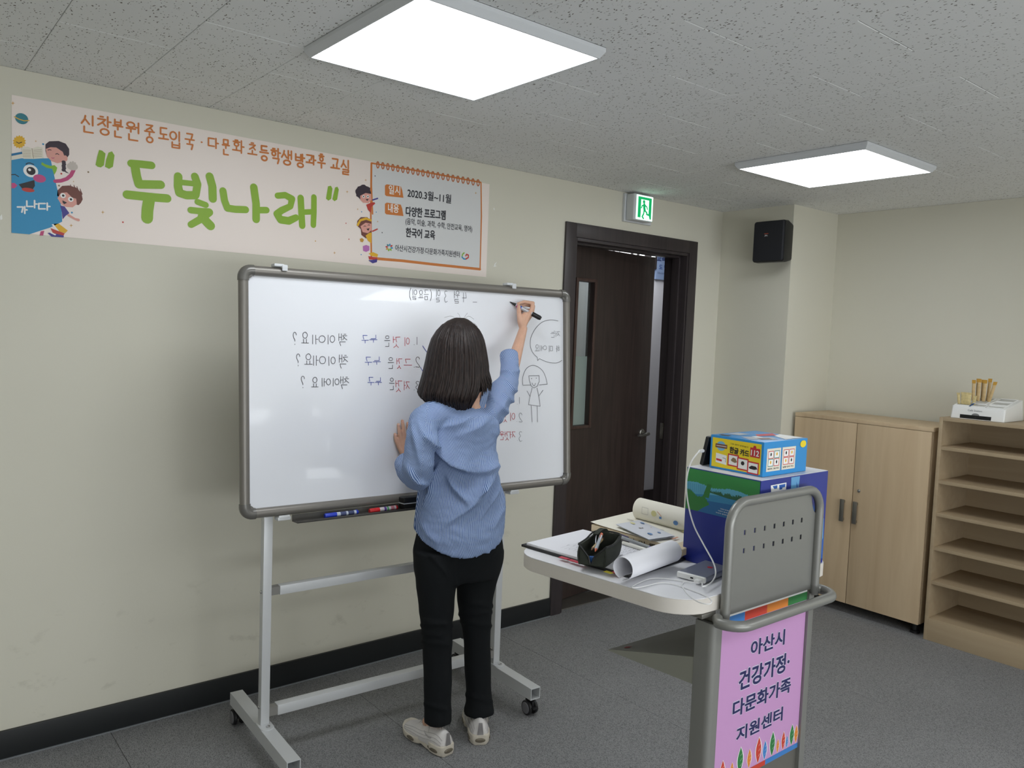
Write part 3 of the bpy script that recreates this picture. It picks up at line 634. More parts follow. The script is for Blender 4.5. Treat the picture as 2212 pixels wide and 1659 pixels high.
ART.c('yellow', (226, 176, 40)).poly(P1(*sp_)); ART.c('ink', 0).stroke(P1((140,500),(160,512),(185,503)), 5*z)
flush('sun_print')
ART.c('teal', (52, 128, 142)).ell(P1((185,302))[0], 38*z, 36*z); ART.c('yellow', 0).stroke(P1((122,285),(160,305),(205,320),(248,318)), 6*z)
flush('planet_print')
# girl with a braid
ART.c('rose', (190, 70, 120)).stroke(P1((470,835),(520,832),(570,815),(605,785),(628,740)), 24*z)
ART.c('glove', (200, 190, 182)).ell(P1((618,710))[0], 34*z, 26*z)
for a, b_ in ((590,690),(602,676),(622,672),(640,682),(652,700)): ART.c('glove', 0).stroke(P1((618,715),(a,b_)), 13*z)
ART.c('hair_dark', (52, 38, 52)).poly(P1((388,575),(388,520),(420,495),(500,492),(560,515),(590,560),(590,610),(575,632),(480,640),(400,620)))
ART.c('skin', (222, 160, 148)).poly(P1((390,560),(430,545),(480,548),(535,585),(552,630),(540,670),(490,682),(440,665),(400,625)))
ART.c('ink', 0).stroke(P1((408,570),(422,566),(436,570)), 5*z); ART.c('ink', 0).stroke(P1((474,605),(488,600),(502,608)), 5*z); ART.c('rose', 0).stroke(P1((440,635),(450,640),(462,636)), 4*z)
ART.c('skin', 0).ell(P1((557,640))[0], 14*z, 20*z)
for k in range(5): ART.c('hair_dark', 0).ell(P1((543+3*(k % 2), 672+17*k))[0], 13*z, 11*z)
ART.c('hair_dark', 0).stroke(P1((548,745),(565,757),(585,768)), [8*z, 8*z, 2*z])
ART.c('leaf', (132, 182, 52)).poly(P1((355,672),(385,690),(430,705),(465,698),(488,720),(480,750),(462,782),(445,730),(400,722),(352,695)))
flush('braided_girl_print')
# boy
ART.c('hair_brown', (112, 62, 52)).poly(P1((487,960),(490,915),(530,875),(590,872),(650,890),(695,935),(705,990),(690,1020),(670,1040),(600,1020)))
for a, b_ in ((600,865),(630,868),(655,880),(682,900)): ART.c('hair_brown', 0).stroke(P1((a+15,b_+45),(a,b_)), [10*z, 4*z])
ART.c('skin', 0).poly(P1((490,980),(520,935),(570,930),(615,975),(650,985),(655,1030),(620,1058),(565,1055),(520,1030)))
for a, b_ in ((537,958),(603,990)): ART.c('white', 0).ell(P1((a,b_))[0], 17*z); ART.c('ink', 0).ell(P1((a+2,b_))[0], 8*z)
ART.c('ink', 0).poly(P1((532,998),(572,1018),(548,1032),(534,1018)))
ART.c('violet', (66, 58, 140)).poly(P1((512,1042),(550,1050),(592,1108),(560,1130),(535,1160),(528,1100)))
ART.c('skin', 0).stroke(P1((585,1125),(640,1158),(668,1166)), [16*z, 14*z, 20*z])
ART.c('rose', 0).poly(P1((348,1262),(378,1258),(368,1299),(338,1298)))
flush('boy_print')
ART.c('yellow', 0).poly(P1((450,1200),(500,1196),(578,1256),(555,1279),(500,1262))); ART.c('white', 0).poly(P1((440,1205),(455,1200),(505,1262),(485,1256)))
ART.c('red', 0).poly(P1((430,1235),(552,1280),(540,1302),(450,1275))); ART.c('violet', 0).poly(P1((405,1278),(430,1272),(545,1300),(542,1315),(440,1308))); ART.c('white', 0).poly(P1((420,1262),(480,1290),(470,1298),(425,1275)))
flush('book_pile_print')
def spark(P, x, y, r, n='gold', col=(200, 150, 60)): ART.c(n, col).poly(P(*[(x+(r if i % 2 == 0 else r*.22)*math.cos(PI*i/4), y+(r if i % 2 == 0 else r*.22)*math.sin(PI*i/4)) for i in range(8)]))
for x, y, r in ((877,1100,18),(607,1213,18),(110,170,20),(305,494,12),(627,838,9)): spark(P1, x, y, r)
for x, y, n, c_ in ((1048,1185,'red',0),(753,757,'brown',0),(523,771,'red',0),(503,873,'brown',0),(613,1103,'sky',0),(368,519,'sky',0)): ART.c(n, c_ or (0,0,0)).ell(P1((x, y))[0], 6*z)
ART.build('sparkle_print', ban, kind='stuff')
iw = Ink(PA, .0016)
for c, x0, y0, x1, y1 in (('가',148,1052,230,1110),('나',228,1000,315,1062),('다',330,1022,425,1082)): write(iw, c, x0*.2532, 180+y0*.2532, x1*.2532, 180+y1*.2532, 10*z)
iw.build('book_lettering', cm('white', 0), ban)
# heading in orange, handwritten
ih = Ink(PA, .001)
for c, x0, y0, x1, y1 in (('신',695,275,810,418),('창',835,283,945,440),('분',965,312,1045,458),('원',1078,335,1190,485),('중',1235,358,1315,505),('도',1355,382,1435,488),('입',1450,412,1545,550),('국',1580,432,1655,562),('·',1700,485,1740,520),('다',1778,468,1862,552),('문',1897,482,1955,608),('화',1985,488,2080,592),('초',2115,510,2190,620)):
    ih = Ink(PA, .001); write(ih, c, x0*.2532, 180+y0*.2532, x1*.2532, 180+y1*.2532, 12*z, rot=.15); ih.build('heading_letter', OR, ban)
for c, x0, y0, x1, y1 in (('등',85,62,155,185),('학',180,82,258,208),('생',270,100,358,222),('방',390,130,465,242),('과',480,142,560,218),('후',578,132,640,248),('교',690,172,762,262),('실',778,182,850,302)):
    ih = Ink(PA, .001); write(ih, c, 540+x0*.2532, 300+y0*.2532, 540+x1*.2532, 300+y1*.2532, 11.5*ss2(1), rot=.15); ih.build('heading_letter', OR, ban)
it = Ink(PA, .001); b1 = z*1.0; b2 = ss2(1); LT = [Ink(PA, .001) for k in range(4)]
it.poly(P1((845,568),(872,575),(900,600),(886,700),(860,718),(832,712),(815,695),(828,630))); it.poly(P1((925,592),(955,580),(977,615),(963,712),(930,730),(895,712),(905,650)))
it.poly(P2((665,405),(690,400),(703,425),(692,512),(668,527),(648,510))); it.poly(P2((725,415),(745,408),(757,432),(743,518),(720,532),(702,515)))
for pts, wd in (([(1120,684),(1200,690),(1292,700)], 55), ([(1150,700),(1165,790),(1185,862),(1370,865)], 62),
        ([(1085,950),(1200,962),(1330,975),(1425,982)], 62), ([(1272,990),(1258,1080),(1255,1150)], 82), ([(1520,795),(1518,880),(1530,935),(1590,955),(1665,955)], 62), ([(1662,795),(1685,860),(1670,950)], 58),
        ([(1545,845),(1640,855)], 42), ([(1788,795),(1812,880),(1815,985)], 62), ([(1685,1012),(1755,1038)], 46), ([(1628,1082),(1700,1090),(1785,1100),(1710,1160),(1630,1205)], [50,50,60,56,52]), ([(1725,1140),(1770,1190),(1795,1215)], 70),
        ([(1902,918),(1915,1000),(1940,1065),(2010,1075),(2095,1078)], 56), ([(2165,888),(2185,1030),(2185,1160)], 62)):
    k_ = 0 if pts[0][0] < 1300 and pts[0][1] < 1000 and pts[0][0] > 1080 else 1 if pts[0][0] < 1850 else 2
    LT[k_].stroke(P1(*pts), [q*b1 for q in wd] if hasattr(wd, '__len__') else wd*b1, n=14)
for pts, wd in (([(60,608),(140,608)], 46), ([(235,485),(300,480),(358,512),(345,575),(270,610),(228,640),(262,690),(330,700),(392,672)], [44,46,50,44,50,50,56,56,48]), ([(432,505),(438,620),(445,740)], 50), ([(545,498),(545,620),(540,735)], 44), ([(455,625),(540,622)], 40)):
    LT[2 if pts[0][0] == 60 else 3].stroke(P2(*pts), [q*b2*.92 for q in wd] if hasattr(wd, '__len__') else wd*b2*.92, n=14)
it.build('quotation_marks', GR, ban)
for q in LT: q.build('title_letter', GR, ban)
# notebook panel at the right end
N2 = Art(PA, .0008); y_ = ss2(1)
N2.c('page', (216, 217, 218)).poly(P2((1035,205),(1970,372),(1960,1112),(1038,1022)))
N2.c('orange', 0).stroke(P2((1045,640),(1035,400),(1037,207),(1500,285),(1970,372),(1974,660),(1962,1115)), 12*y_)
N2.c('orange', 0).stroke(P2((1035,208),(1030,600),(1035,1015)), 13*y_); N2.c('orange', 0).stroke(P2((1038,1018),(1300,1040),(1560,1070),(1962,1112)), 20*y_)
for k in range(21):
    t = k/20; cx, cy = 1090+855*t, 222+153*t
    N2.c('ring', (188, 108, 62)).stroke(P2(*[(cx+10*math.sin(a), cy+26*math.cos(a)) for a in [2*PI*i/12 for i in range(13)]]), 9*y_)
for dy in (0, 156):
    N2.c('orange', 0).poly(P2((1150,398+dy),(1165,388+dy),(1285,405+dy),(1298,440+dy),(1308,503+dy),(1162,488+dy),(1150,476+dy)))
def flush2(name):
    global N2
    N2.build(name, ban); N2 = Art(PA, .0008)
flush2('notebook_panel_print')
N2 = Art(PA, .0010)
N2.c('hair_dark', 0).poly(P2(*[(965+(66+5*math.sin(i*2.3))*math.cos(2*PI*i/22), 455+(62+5*math.cos(i*1.9))*math.sin(2*PI*i/22)) for i in range(22)]))
N2.c('skin', 0).poly(P2((940,485),(985,462),(1032,470),(1036,520),(1010,548),(965,545),(940,520)))
for a in (968, 1005): N2.c('white', 0).ell(P2((a, 492))[0], 10*y_); N2.c('ink', 0).ell(P2((a, 492))[0], 5*y_)
N2.c('ink', 0).poly(P2((985,515),(1012,512),(1000,530)))
N2.c('red', 0).poly(P2((990,562),(1030,545),(1060,540),(1068,552),(1036,580),(1030,632),(1005,605))); N2.c('violet', 0).stroke(P2((1045,522),(1088,508)), 10*y_)
flush2('curly_boy_print'); N2 = Art(PA, .0010)
N2.c('hair_brown', 0).poly(P2((912,740),(915,700),(945,668),(1000,668),(1034,700),(1036,800),(990,850),(950,820),(945,770)))
N2.c('yellow', 0).stroke(P2((918,735),(940,695),(990,680),(1030,695)), 16*y_)
N2.c('skin', 0).poly(P2((942,745),(985,715),(1034,725),(1036,780),(1005,805),(960,795)))
N2.c('ink', 0).stroke(P2((970,748),(978,742),(988,746)), 4*y_); N2.c('ink', 0).stroke(P2((1005,738),(1013,732),(1022,738)), 4*y_); N2.c('ink', 0).poly(P2((992,768),(1020,762),(1008,785)))
N2.c('yellow', 0).poly(P2((985,825),(1020,800),(1036,800),(1034,890),(1005,870))); N2.c('red', 0).stroke(P2((1045,788),(1085,770)), 10*y_)
flush2('girl_print'); N2 = Art(PA, .0010)
N2.c('cube', (184, 110, 180)).poly(P2((962,915),(990,905),(1018,915),(1018,952),(990,965),(964,955))); N2.c('gold', (200, 150, 60)).poly(P2((935,855),(955,845),(972,860),(962,882),(942,878)))
N2.c('yellow', 0).poly(P2((1010,978),(1050,966),(1092,985),(1085,1010),(1040,1000))); N2.c('red', 0).poly(P2((1008,1000),(1085,1012),(1082,1030),(1015,1030))); N2.c('violet', 0).poly(P2((1008,1036),(1086,1026),(1082,1052),(1045,1062)))
flush2('toy_print'); N2 = Art(PA, .0012)
def spark2(x, y, r): N2.c('gold', (200,150,60)).poly(P2(*[(x+(r if i % 2 == 0 else r*.22)*math.cos(PI*i/4), y+(r if i % 2 == 0 else r*.22)*math.sin(PI*i/4)) for i in range(8)]))
for x, y, r in ((720,972,14),(828,452,14),(986,352,12),(918,600,10),(1088,705,10),(1925,462,12)): spark2(x, y, r)
for x, y, n in ((818,720,'red'),(843,856,'red'),(557,872,'gold'),(951,622,'sky'),(1076,625,'sky'),(1126,800,'ink'),(947,987,'sky'),(1066,317,'ink')): N2.c(n, (0,0,0)).ell(P2((x, y))[0], 4*y_)
flush2('sparkle_print'); N2 = Art(PA, .0012)
petal = ('sky','leaf','leaf','gold','red','teal','sky','red')
for k in range(8):
    a = 2*PI*k/8+.2; d = (math.cos(a), math.sin(a)); n = (-d[1], d[0])
    N2.c(petal[k], (200,150,60)).poly(P2(*[(1187+d[0]*u+n[0]*v_, 926+d[1]*u+n[1]*v_) for u, v_ in ((8,0),(22,9),(36,0),(22,-9))]))
flush2('flower_logo'); N2 = Art(PA, .0012)
N2.c('leaf', 0).stroke(P2((1826,972),(1812,985),(1808,1010)), 10*y_); N2.c('sky', 0).stroke(P2((1808,1008),(1822,1024),(1842,1026)), 11*y_); N2.c('red', 0).stroke(P2((1842,1024),(1862,1012),(1862,992),(1846,985),(1840,998)), 11*y_)
N2.build('swirl_logo', ban)
for s, a, b_, hh, m_, bo in (('일시',(1182,470),(1278,480),64,cm('white',0),.015),('내용',(1176,625),(1266,633),62,cm('white',0),.015),('2020.3월~11월',(1342,497),(1712,552),66,BK,.02),('다양한 프로그램',(1328,658),(1665,692),70,BK,.03),
        ('(음악, 미술, 과학, 수학, 안전교육, 영어)',(1325,737),(1893,805),56,BK,.01),('한국어 교육',(1328,836),(1575,860),68,BK,.03),('아산시건강가정·다문화가족지원센터',(1237,955),(1787,1012),46,BK,.012)):
    p, q = P2(a, b_); type_text(PA, s, p, q, hh*y_, 'notice_lettering', m_, ban, bold=bo, hgt=.0018, vs=(0, 1))

# ------------------------------------------------------------------ mobile whiteboard
WA = math.radians(-2.5); WQ = V((1.59, 2.607, 0)); WR = rotz(WA)
wu = WR @ V((1, 0, 0)); wn = WR @ V((0, 1, 0))
tilt = math.radians(4); WO = V((1.59, 2.595, .87))
wW = wn*math.sin(tilt)+V((0, 0, math.cos(tilt))); wN = -(wn*math.cos(tilt)-V((0, 0, math.sin(tilt))))      # up the board, towards the writer
WM = Matrix((wu, wW, wN)).transposed()
def wb(u, w_, n=0): return WO+wu*u+wW*w_+wN*n
U0, U1, Z0, Z1 = -.616, .848, 0.0, .862
M_WBF = mat('board_frame_grey', (128, 124, 118), .38, .35); M_WBC = mat('board_corner_grey', (112, 110, 106), .25, .2)
M_WBS = mat('board_white', (232, 234, 240), .22, spec=.5, coat=.3); M_STAND = mat('stand_white_metal', (206, 208, 210), .38, .15)
M_STANDG = mat('stand_joint_grey', (128, 126, 122), .5)
board = thing('whiteboard', 'mobile whiteboard with mirrored Korean handwriting on a white wheeled stand', 'whiteboard', WQ)
FWD = .034
obj('writing_surface', MB().obox(wb((U0+U1)/2, (Z0+Z1)/2, -.008), (U1-U0-.03, Z1-Z0-.03, .012), WM), M_WBS, board)
def rail(pa, pb, side):
    # half-round profile rail; side = unit vector pointing to the outside of the board
    d = (pb-pa).normalized(); R = []
    for p in (pa, pb):
        R.append([p+side*(FWD/2*math.cos(a))*1.0+wN*(.016*math.sin(a)+.0) for a in [2*PI*k/16 for k in range(16)]])
    return MB().loft(R)
cr = .040; off = FWD/2
for pa, pb, sd in ((wb(U0+cr, Z1-off), wb(U1-cr, Z1-off), wW), (wb(U0+cr, Z0+off), wb(U1-cr, Z0+off), -wW), (wb(U0+off, Z0+cr), wb(U0+off, Z1-cr), -wu), (wb(U1-off, Z0+cr), wb(U1-off, Z1-cr), wu)):
    obj('frame_rail', rail(pa, pb, sd), M_WBF, board)
for (u, w_, su, sw) in ((U0, Z0, 1, 1), (U1, Z0, -1, 1), (U0, Z1, 1, -1), (U1, Z1, -1, -1)):
    c = wb(u+su*(cr+.002), w_+sw*(cr+.002)); path = arc(c, cr+.002-off, 0, PI/2, 8, -wu*su, -wW*sw)
    m_ = MB().tube([path[0]+wW*sw*.010]+path+[path[-1]+wu*su*.010], .0195, 14)
    m_.prism([wb(u+su*.020, w_+sw*.020, .001)]+[wb(u+su*(.020+.030*math.cos(a)), w_+sw*(.020+.030*math.sin(a)), .001) for a in [PI/2*k/6 for k in range(7)]], wN*.010)
    obj('corner_cap', m_, M_WBC, board)
# clips that hold the panel in the stand
for u, w_, s in ((-.470, Z1, 1), (.520, Z1, 1), (-.470, Z0, -1), (.525, Z0, -1)):
    m_ = MB()
    if s > 0: m_.obox(wb(u-.012, w_+.006, .004), (.034, .010, .034), WM); m_.obox(wb(u+.008, w_-.002, .020), (.020, .022, .006), WM)
    else: m_.obox(wb(u, w_-.008, .006), (.046, .012, .036), WM); m_.obox(wb(u, w_-.002, .022), (.040, .012, .005), WM)
    obj('clip', m_, M_LIGHTFR if s > 0 else M_STAND, board, bevel=.003)
# stand, local frame turned by WA
def st(x, y, z): return WQ+WR @ V((x, y, z))
M3 = WR
def sbox(mb, x0, x1, y0, y1, z0_, z1_): return mb.obox(st((x0+x1)/2, (y0+y1)/2, (z0_+z1_)/2), (x1-x0, y1-y0, z1_-z0_), M3)
PXS = (-.512, .490)
for px_ in PXS:
    pr = [[st(px_+sx*.0155, yy+(.0155+sy*.0155), z_) for sx, sy in ((-1,-1),(1,-1),(1,1),(-1,1))] for yy, z_ in ((0, .12), (.0, .86), (.012, .90), (.066, 1.69))]
    obj('post', MB().loft(pr), M_STAND, board, bevel=.002, ang=50)
    fp = MB(); c = st(px_, -.012, .1215); fp.prism([st(px_-.024, .035, .120), st(px_-.024, -.022, .120)]+[st(px_-.024*math.cos(a), -.022-.020*math.sin(a), .120) for a in [PI*k/8 for k in range(1, 8)]]+[st(px_+.024, -.022, .120), st(px_+.024, .035, .120)], (0, 0, .004))
    fo = obj('foot_plate', fp, M_STAND, board, bevel=.001)
    b_ = st(px_+.003, -.022, .124); obj('bolt', MB().tube([b_, b_+V((0, 0, .004)), b_+V((0, 0, .006))], [.007, .007, .003], 12), M_CHROME, fo)
    # hollow foot tube
    yb, yf = .318, -.272; h_ = .0235; t = .003
    ft = MB(); x = px_
    sbox(ft, x-h_, x+h_, yf, yb, .117, .120); sbox(ft, x-h_, x+h_, yf, yb, .073, .076); sbox(ft, x-h_, x-h_+t, yf, yb, .076, .117); sbox(ft, x+h_-t, x+h_, yf, yb, .076, .117); sbox(ft, x-h_+t, x+h_-t, yb-.004, yb, .076, .117)
    obj('foot', ft, M_STAND, board)
    for z_ in (.66 - .06, .185):
        q = st(px_-.0155, .015, z_); obj('screw', MB().tube([q, q-wu*.004, q-wu*.006], [.006, .006, .003], 12), M_CHROME, board)
for z_, hz in ((.600, .016), (.165, .018)):
    sbar = sbox(MB(), PXS[0]+.045, PXS[1]-.045, -.002, .033 if hz > .017 else .028, z_-hz, z_+hz)
    cb = obj('crossbar', sbar, M_STAND, board, bevel=.0015)
    for a, b_ in ((PXS[0]+.0155, PXS[0]+.045), (PXS[1]-.045, PXS[1]-.0155)): obj('bar_joint', sbox(MB(), a, b_, .001, .028, z_-hz+.002, z_+hz-.002), M_STANDG, cb)
M_CAST = mat('caster_grey', (112, 112, 116), .4)
for px_ in PXS:
    for py in (.285, -.225):
        c = st(px_, py, 0); ax = wu; off_ = wn*.022*(1 if py > 0 else -1)*.6; wc = c+V((0, 0, .0295))+off_
        cs = obj('caster', MB().tube([c+V((0, 0, .060)), c+V((0, 0, .0735))], .008, 10).obox(wc+V((0, 0, .014)), (.012, .046, .032), WR), M_BLACKP, board, bevel=.003)
        for sx in (-1, 1):
            a_ = wc+ax*(.008*sx); b_ = wc+ax*(.022*sx)
            obj('wheel', MB().tube([a_, a_+(b_-a_)*.2, a_+(b_-a_)*.85, b_], [.026, .0295, .0295, .026], 24), M_BLACKP, cs)
            obj('hub_cap', MB().tube([b_, b_+ax*(.002*sx)], [.023, .021], 24), M_CAST, cs)
        if py < 0 or px_ < 0: obj('brake_lever', MB().obox(wc+wn*(-.030 if py < 0 else .026)+V((0, 0, .006)), (.026, .020, .007), WR), M_BLACKP, cs, bevel=.002)
# pen tray
tb = MB(); u0, u1 = -.44, .36
for (n0, n1, w0, w1) in ((.016, .066, -.022, -.019), (.063, .066, -.022, -.014), (.016, .019, -.022, .002)):
    tb.obox(wb((u0+u1)/2, (w0+w1)/2, (n0+n1)/2), (u1-u0, w1-w0, n1-n0), WM)
obj('pen_tray', tb, mat('tray_dark', (72, 70, 66), .35), board)
# ---- writing (mirrored, as it stands on the board)
PB = Plane(wb(0, 0, -.0015), wu, wW, wN)
def Z3(x, y): return 500+x*.3617, 540+y*.3617
def Z8(x, y): return 1060+x*.2169, 620+y*.2169
ink_k, ink_r, ink_b = Ink(PB, .0006), Ink(PB, .0006), Ink(PB, .0006)
def wr(ink, c, x0, y0, x1, y1, f=Z3, wd=.0021, mirror=True):
    a = f(x0, y0); b_ = f(x1, y1); write(ink, c, a[0], a[1], b_[0], b_[1], wd, mirror=mirror, jit=.012)
def Z7(x, y): return 840+x*.1899, 560+y*.1899
for c, x0, y0, x1, y1 in (('-',955,478,1000,498),('4',828,380,886,488),('월',740,363,802,500),('3',628,360,668,488),('일',533,345,582,485),('(',468,342,494,472),('금',400,350,450,460),('요',338,353,392,450),('일',262,345,318,458),(')',226,326,252,465)): wr(ink_k, c, x0, y0, x1, y1, Z7, .0018)
rowsW = [(0, ((('1',1102,520,1112,565),('.',1084,545,1096,566)), ('이',1030,522,1062,572), ('것',962,518,1006,582), ('은',914,512,946,576), (('누',825,508,870,552),('구',778,510,818,556)), (('책',638,500,690,572),('이',568,508,616,562),('에',484,508,560,562),('요',418,490,460,566),('?',366,493,390,565)))),
         (1, ((('2',1098,640,1126,698),('.',1084,678,1096,700)), ('그',1030,652,1076,698), ('것',984,648,1018,708), ('은',934,642,968,708), (('누',845,638,890,684),('구',797,640,838,688)), (('책',640,626,694,706),('이',574,636,620,690),('에',488,632,562,690),('요',436,620,482,692),('?',386,623,410,692)))),
         (2, ((('3',1098,785,1124,832),('.',1084,815,1096,836)), ('저',1028,785,1062,836), ('것',978,780,1018,846), ('은',942,765,972,834), (('누',858,762,896,806),('구',814,760,852,808)), (('책',648,756,700,828),('이',600,766,642,814),('에',540,766,592,814),('요',478,760,518,826),('?',414,756,438,824))))]
for r, (num, a, b_, c_, blue, black) in rowsW:
    for g in num: wr(ink_k, *g)
    wr(ink_r, *a); wr(ink_r, *b_); wr(ink_k, *c_)
    for g in blue: wr(ink_b, *g)
    for g in black: wr(ink_k, *g)
ink_b.stroke([PB.px(*Z3(1142,573)), PB.px(*Z3(1178,628))], .0026); ink_b.stroke([PB.px(*Z3(1128,700)), PB.px(*Z3(1152,742))], .0026)
for c, x0, y0, x1, y1 in (('저',645,440,688,496),('는',596,434,640,500),('하',648,584,686,646),('미',574,586,614,646),('예',488,582,556,636),('요',440,574,482,646),('1',280,1098,292,1162),('.',256,1148,270,1166),('2',278,1256,314,1342),('.',250,1322,266,1340),('3',278,1440,314,1536),('.',256,1510,272,1530)): wr(ink_k, c, x0, y0, x1, y1, Z8, .0014)
for c, x0, y0, x1, y1 in (('그',185,1105,236,1160),('이',188,1252,240,1332),('것',120,1252,170,1345),('저',190,1438,242,1506),('것',138,1440,188,1526),('운',88,1440,134,1520)): wr(ink_r, c, x0, y0, x1, y1, Z8)
for pts in ([(670,338),(620,328),(560,332),(500,358),(445,415),(408,480),(395,530),(395,590),(410,640),(440,680),(462,700),(466,732),(485,716),(530,735),(580,751),(640,757),(680,748),(708,730)],
        [(395,976),(320,978)], [(320,978),(316,920),(330,860),(362,805),(415,780),(470,795),(520,840),(550,910),(562,968)], [(562,968),(482,975)], [(378,884),(480,882),(482,940),(465,985),(430,1006),(402,985),(384,930),(378,884)],
        [(412,955),(420,978),(434,985),(445,958)], [(412,1005),(390,1090),(375,1172),(492,1187),(478,1090),(460,1005)], [(360,1035),(390,1088)], [(520,1028),(478,1085)], [(402,1182),(412,1345)], [(462,1188),(465,1345)]):
    if len(pts) > 8: pts = [(q.x, q.y) for q in catmull([V((x, y, 0)) for x, y in pts], 5)]
    ink_k.stroke([PB.px(*Z8(x, y)) for x, y in pts], .0018)
for p in ((405,912),(452,908)): ink_k.ell(PB.px(*Z8(*p)), .002)
ink_k.build('black_handwriting', mat('marker_black', (70, 70, 76), .5), board); ink_r.build('red_handwriting', mat('marker_red', (186, 52, 66), .5), board); ink_b.build('blue_handwriting', mat('marker_blue', (44, 66, 160), .5), board)

# ---- markers and eraser on the tray
def marker(name, label, p, d, length, r, cap_col, body_col, marks, grp=None):
    d = V(d).normalized(); p = V(p); t = thing(name, label, 'marker', p, grp)
    mc = mat(name+'_cap', cap_col, .35); mb_ = mat(name+'_barrel', body_col, .4)
    obj('barrel', MB().tube([p+d*(length*.34), p+d*(length*.93)], r*.92, 18), mb_, t)
    obj('cap', MB().tube([p, p+d*.004, p+d*(length*.34)], [r*.8, r, r], 18), mc, t)
    obj('end_plug', MB().tube([p+d*(length*.93), p+d*(length*.97), p+d*length], [r, r, r*.75], 18), mc, t)
    for i, (a, b_, c) in enumerate(marks): obj('barrel_print', MB().tube([p+d*(length*a), p+d*(length*b_)], r*.93, 18, cap=False), mat(name+'_print%d' % i, c, .5), t)
    return t
tw = -.019+.0085
def tx(x, y): return PB.px(x, y).x
b0, b1, r0, r1, e0 = tx(690, 1108), tx(763, 1100), tx(785, 1096), tx(848, 1090), tx(884, 1083)
marker('board_marker', 'blue capped whiteboard marker lying on the left part of the tray', wb(b0, tw, .045), wb(b1, tw, .038)-wb(b0, tw, .045), b1-b0, .0088, (30, 60, 190), (196, 204, 216), [(.45, .62, (70, 80, 120)), (.68, .86, (60, 70, 105))])
marker('board_marker', 'red capped whiteboard marker on the tray beside the eraser', wb(r0, tw, .048), wb(r1, tw, .036)-wb(r0, tw, .048), r1-r0, .0088, (205, 40, 44), (206, 200, 202), [(.50, .58, (90, 60, 140)), (.60, .66, (60, 150, 90)), (.74, .86, (190, 120, 130))])
er = thing('board_eraser', 'black oblong whiteboard eraser on the tray in front of the writing person', 'eraser', wb(e0, -.019, .04))
obj('grip', MB().obox(wb(e0, .016, .040), (.115, .022, .042), WM), M_BLACKP, er, bevel=.006, seg=3)
obj('felt_pad', MB().obox(wb(e0, -.008, .040), (.112, .020, .040), WM), M_DARK, er, bevel=.002)
obj('grey_band', MB().obox(wb(e0, .0035, .040), (.117, .003, .044), WM), M_LIGHTFR, er)
# ------------------------------------------------------------------ lectern
M_LM = mat('lectern_grey_metal', (138, 138, 134), .36, .35, bump=(700, .08, .0004)); M_LD = mat('lectern_dark_metal', (116, 114, 108), .4, .35)
M_LTOP = mat('lectern_white_top', (232, 232, 236), .38); M_LEDGE = mat('lectern_edge_band', (214, 208, 200), .5)
lec = thing('lectern', 'grey metal lectern with white tabletop and pink Korean poster on its front', 'lectern', (1.57, 1.0, 0))
def outline(z):
    pts = [(1.238+.082-.082*math.cos(a), 1.42+.080*math.sin(a)) for a in [PI/2*k/6 for k in range(7)]]
    pts += [(1.86-.05+.05*math.sin(a), 1.45+.05*math.cos(a)) for a in [PI/2*k/5 for k in range(6)]]
    pts += [(1.872, 1.07), (1.868, 1.045), (1.855, 1.02), (1.835, 1.006), (1.80, 1.0)]
    pts += [(1.40, 1.0)]+[(1.375-.095*math.sin(a)*.99, 1.093-.094*math.cos(a)) for a in [PI/2*k/7 for k in range(1, 8)]]
    return [V((x, y, z)) for x, y in pts]
top = MB(); top.loft([outline(.966), outline(.9985)]); 
obj('tabletop', top, M_LEDGE, lec, bevel=.0012, seg=1, smooth=30)
o2 = outline(.9985); obj('table_surface', MB().loft([o2, [V((p.x, p.y, 1.0)) for p in o2]]), M_LTOP, lec, smooth=30, label='white glossy top surface')
YP = .985
for x0, x1, x_in in ((1.372, 1.402, 1), (1.742, 1.774, -1)):
    o_ = x0 if x_in > 0 else x1; s_ = 1 if x_in > 0 else -1; ring = []
    for z in (.06, .943):
        ring.append([V((o_, 1.032, z)), V((o_, YP+.014, z))]+[V((o_+s_*(.014-.014*math.cos(a)), YP+.014-.014*math.sin(a), z)) for a in [PI/2*k/4 for k in range(1, 5)]]+[V((x1 if x_in > 0 else x0, YP, z)), V((x1 if x_in > 0 else x0, 1.032, z))])
    obj('column', MB().loft(ring), M_LM, lec, smooth=40)
    obj('base_tube', MB().tube([((x0+x1)/2, .72, .05), ((x0+x1)/2, 1.40, .05)], .018, 14), M_LM, lec)
    for y in (.76, 1.36): obj('caster', MB().tube([((x0+x1)/2-.012, y, .02), ((x0+x1)/2+.012, y, .02)], .02, 16), M_BLACKP, lec)
obj('front_panel', MB().box((1.402, YP+.010, .07), (1.742, YP+.016, .94)), M_LD, lec)
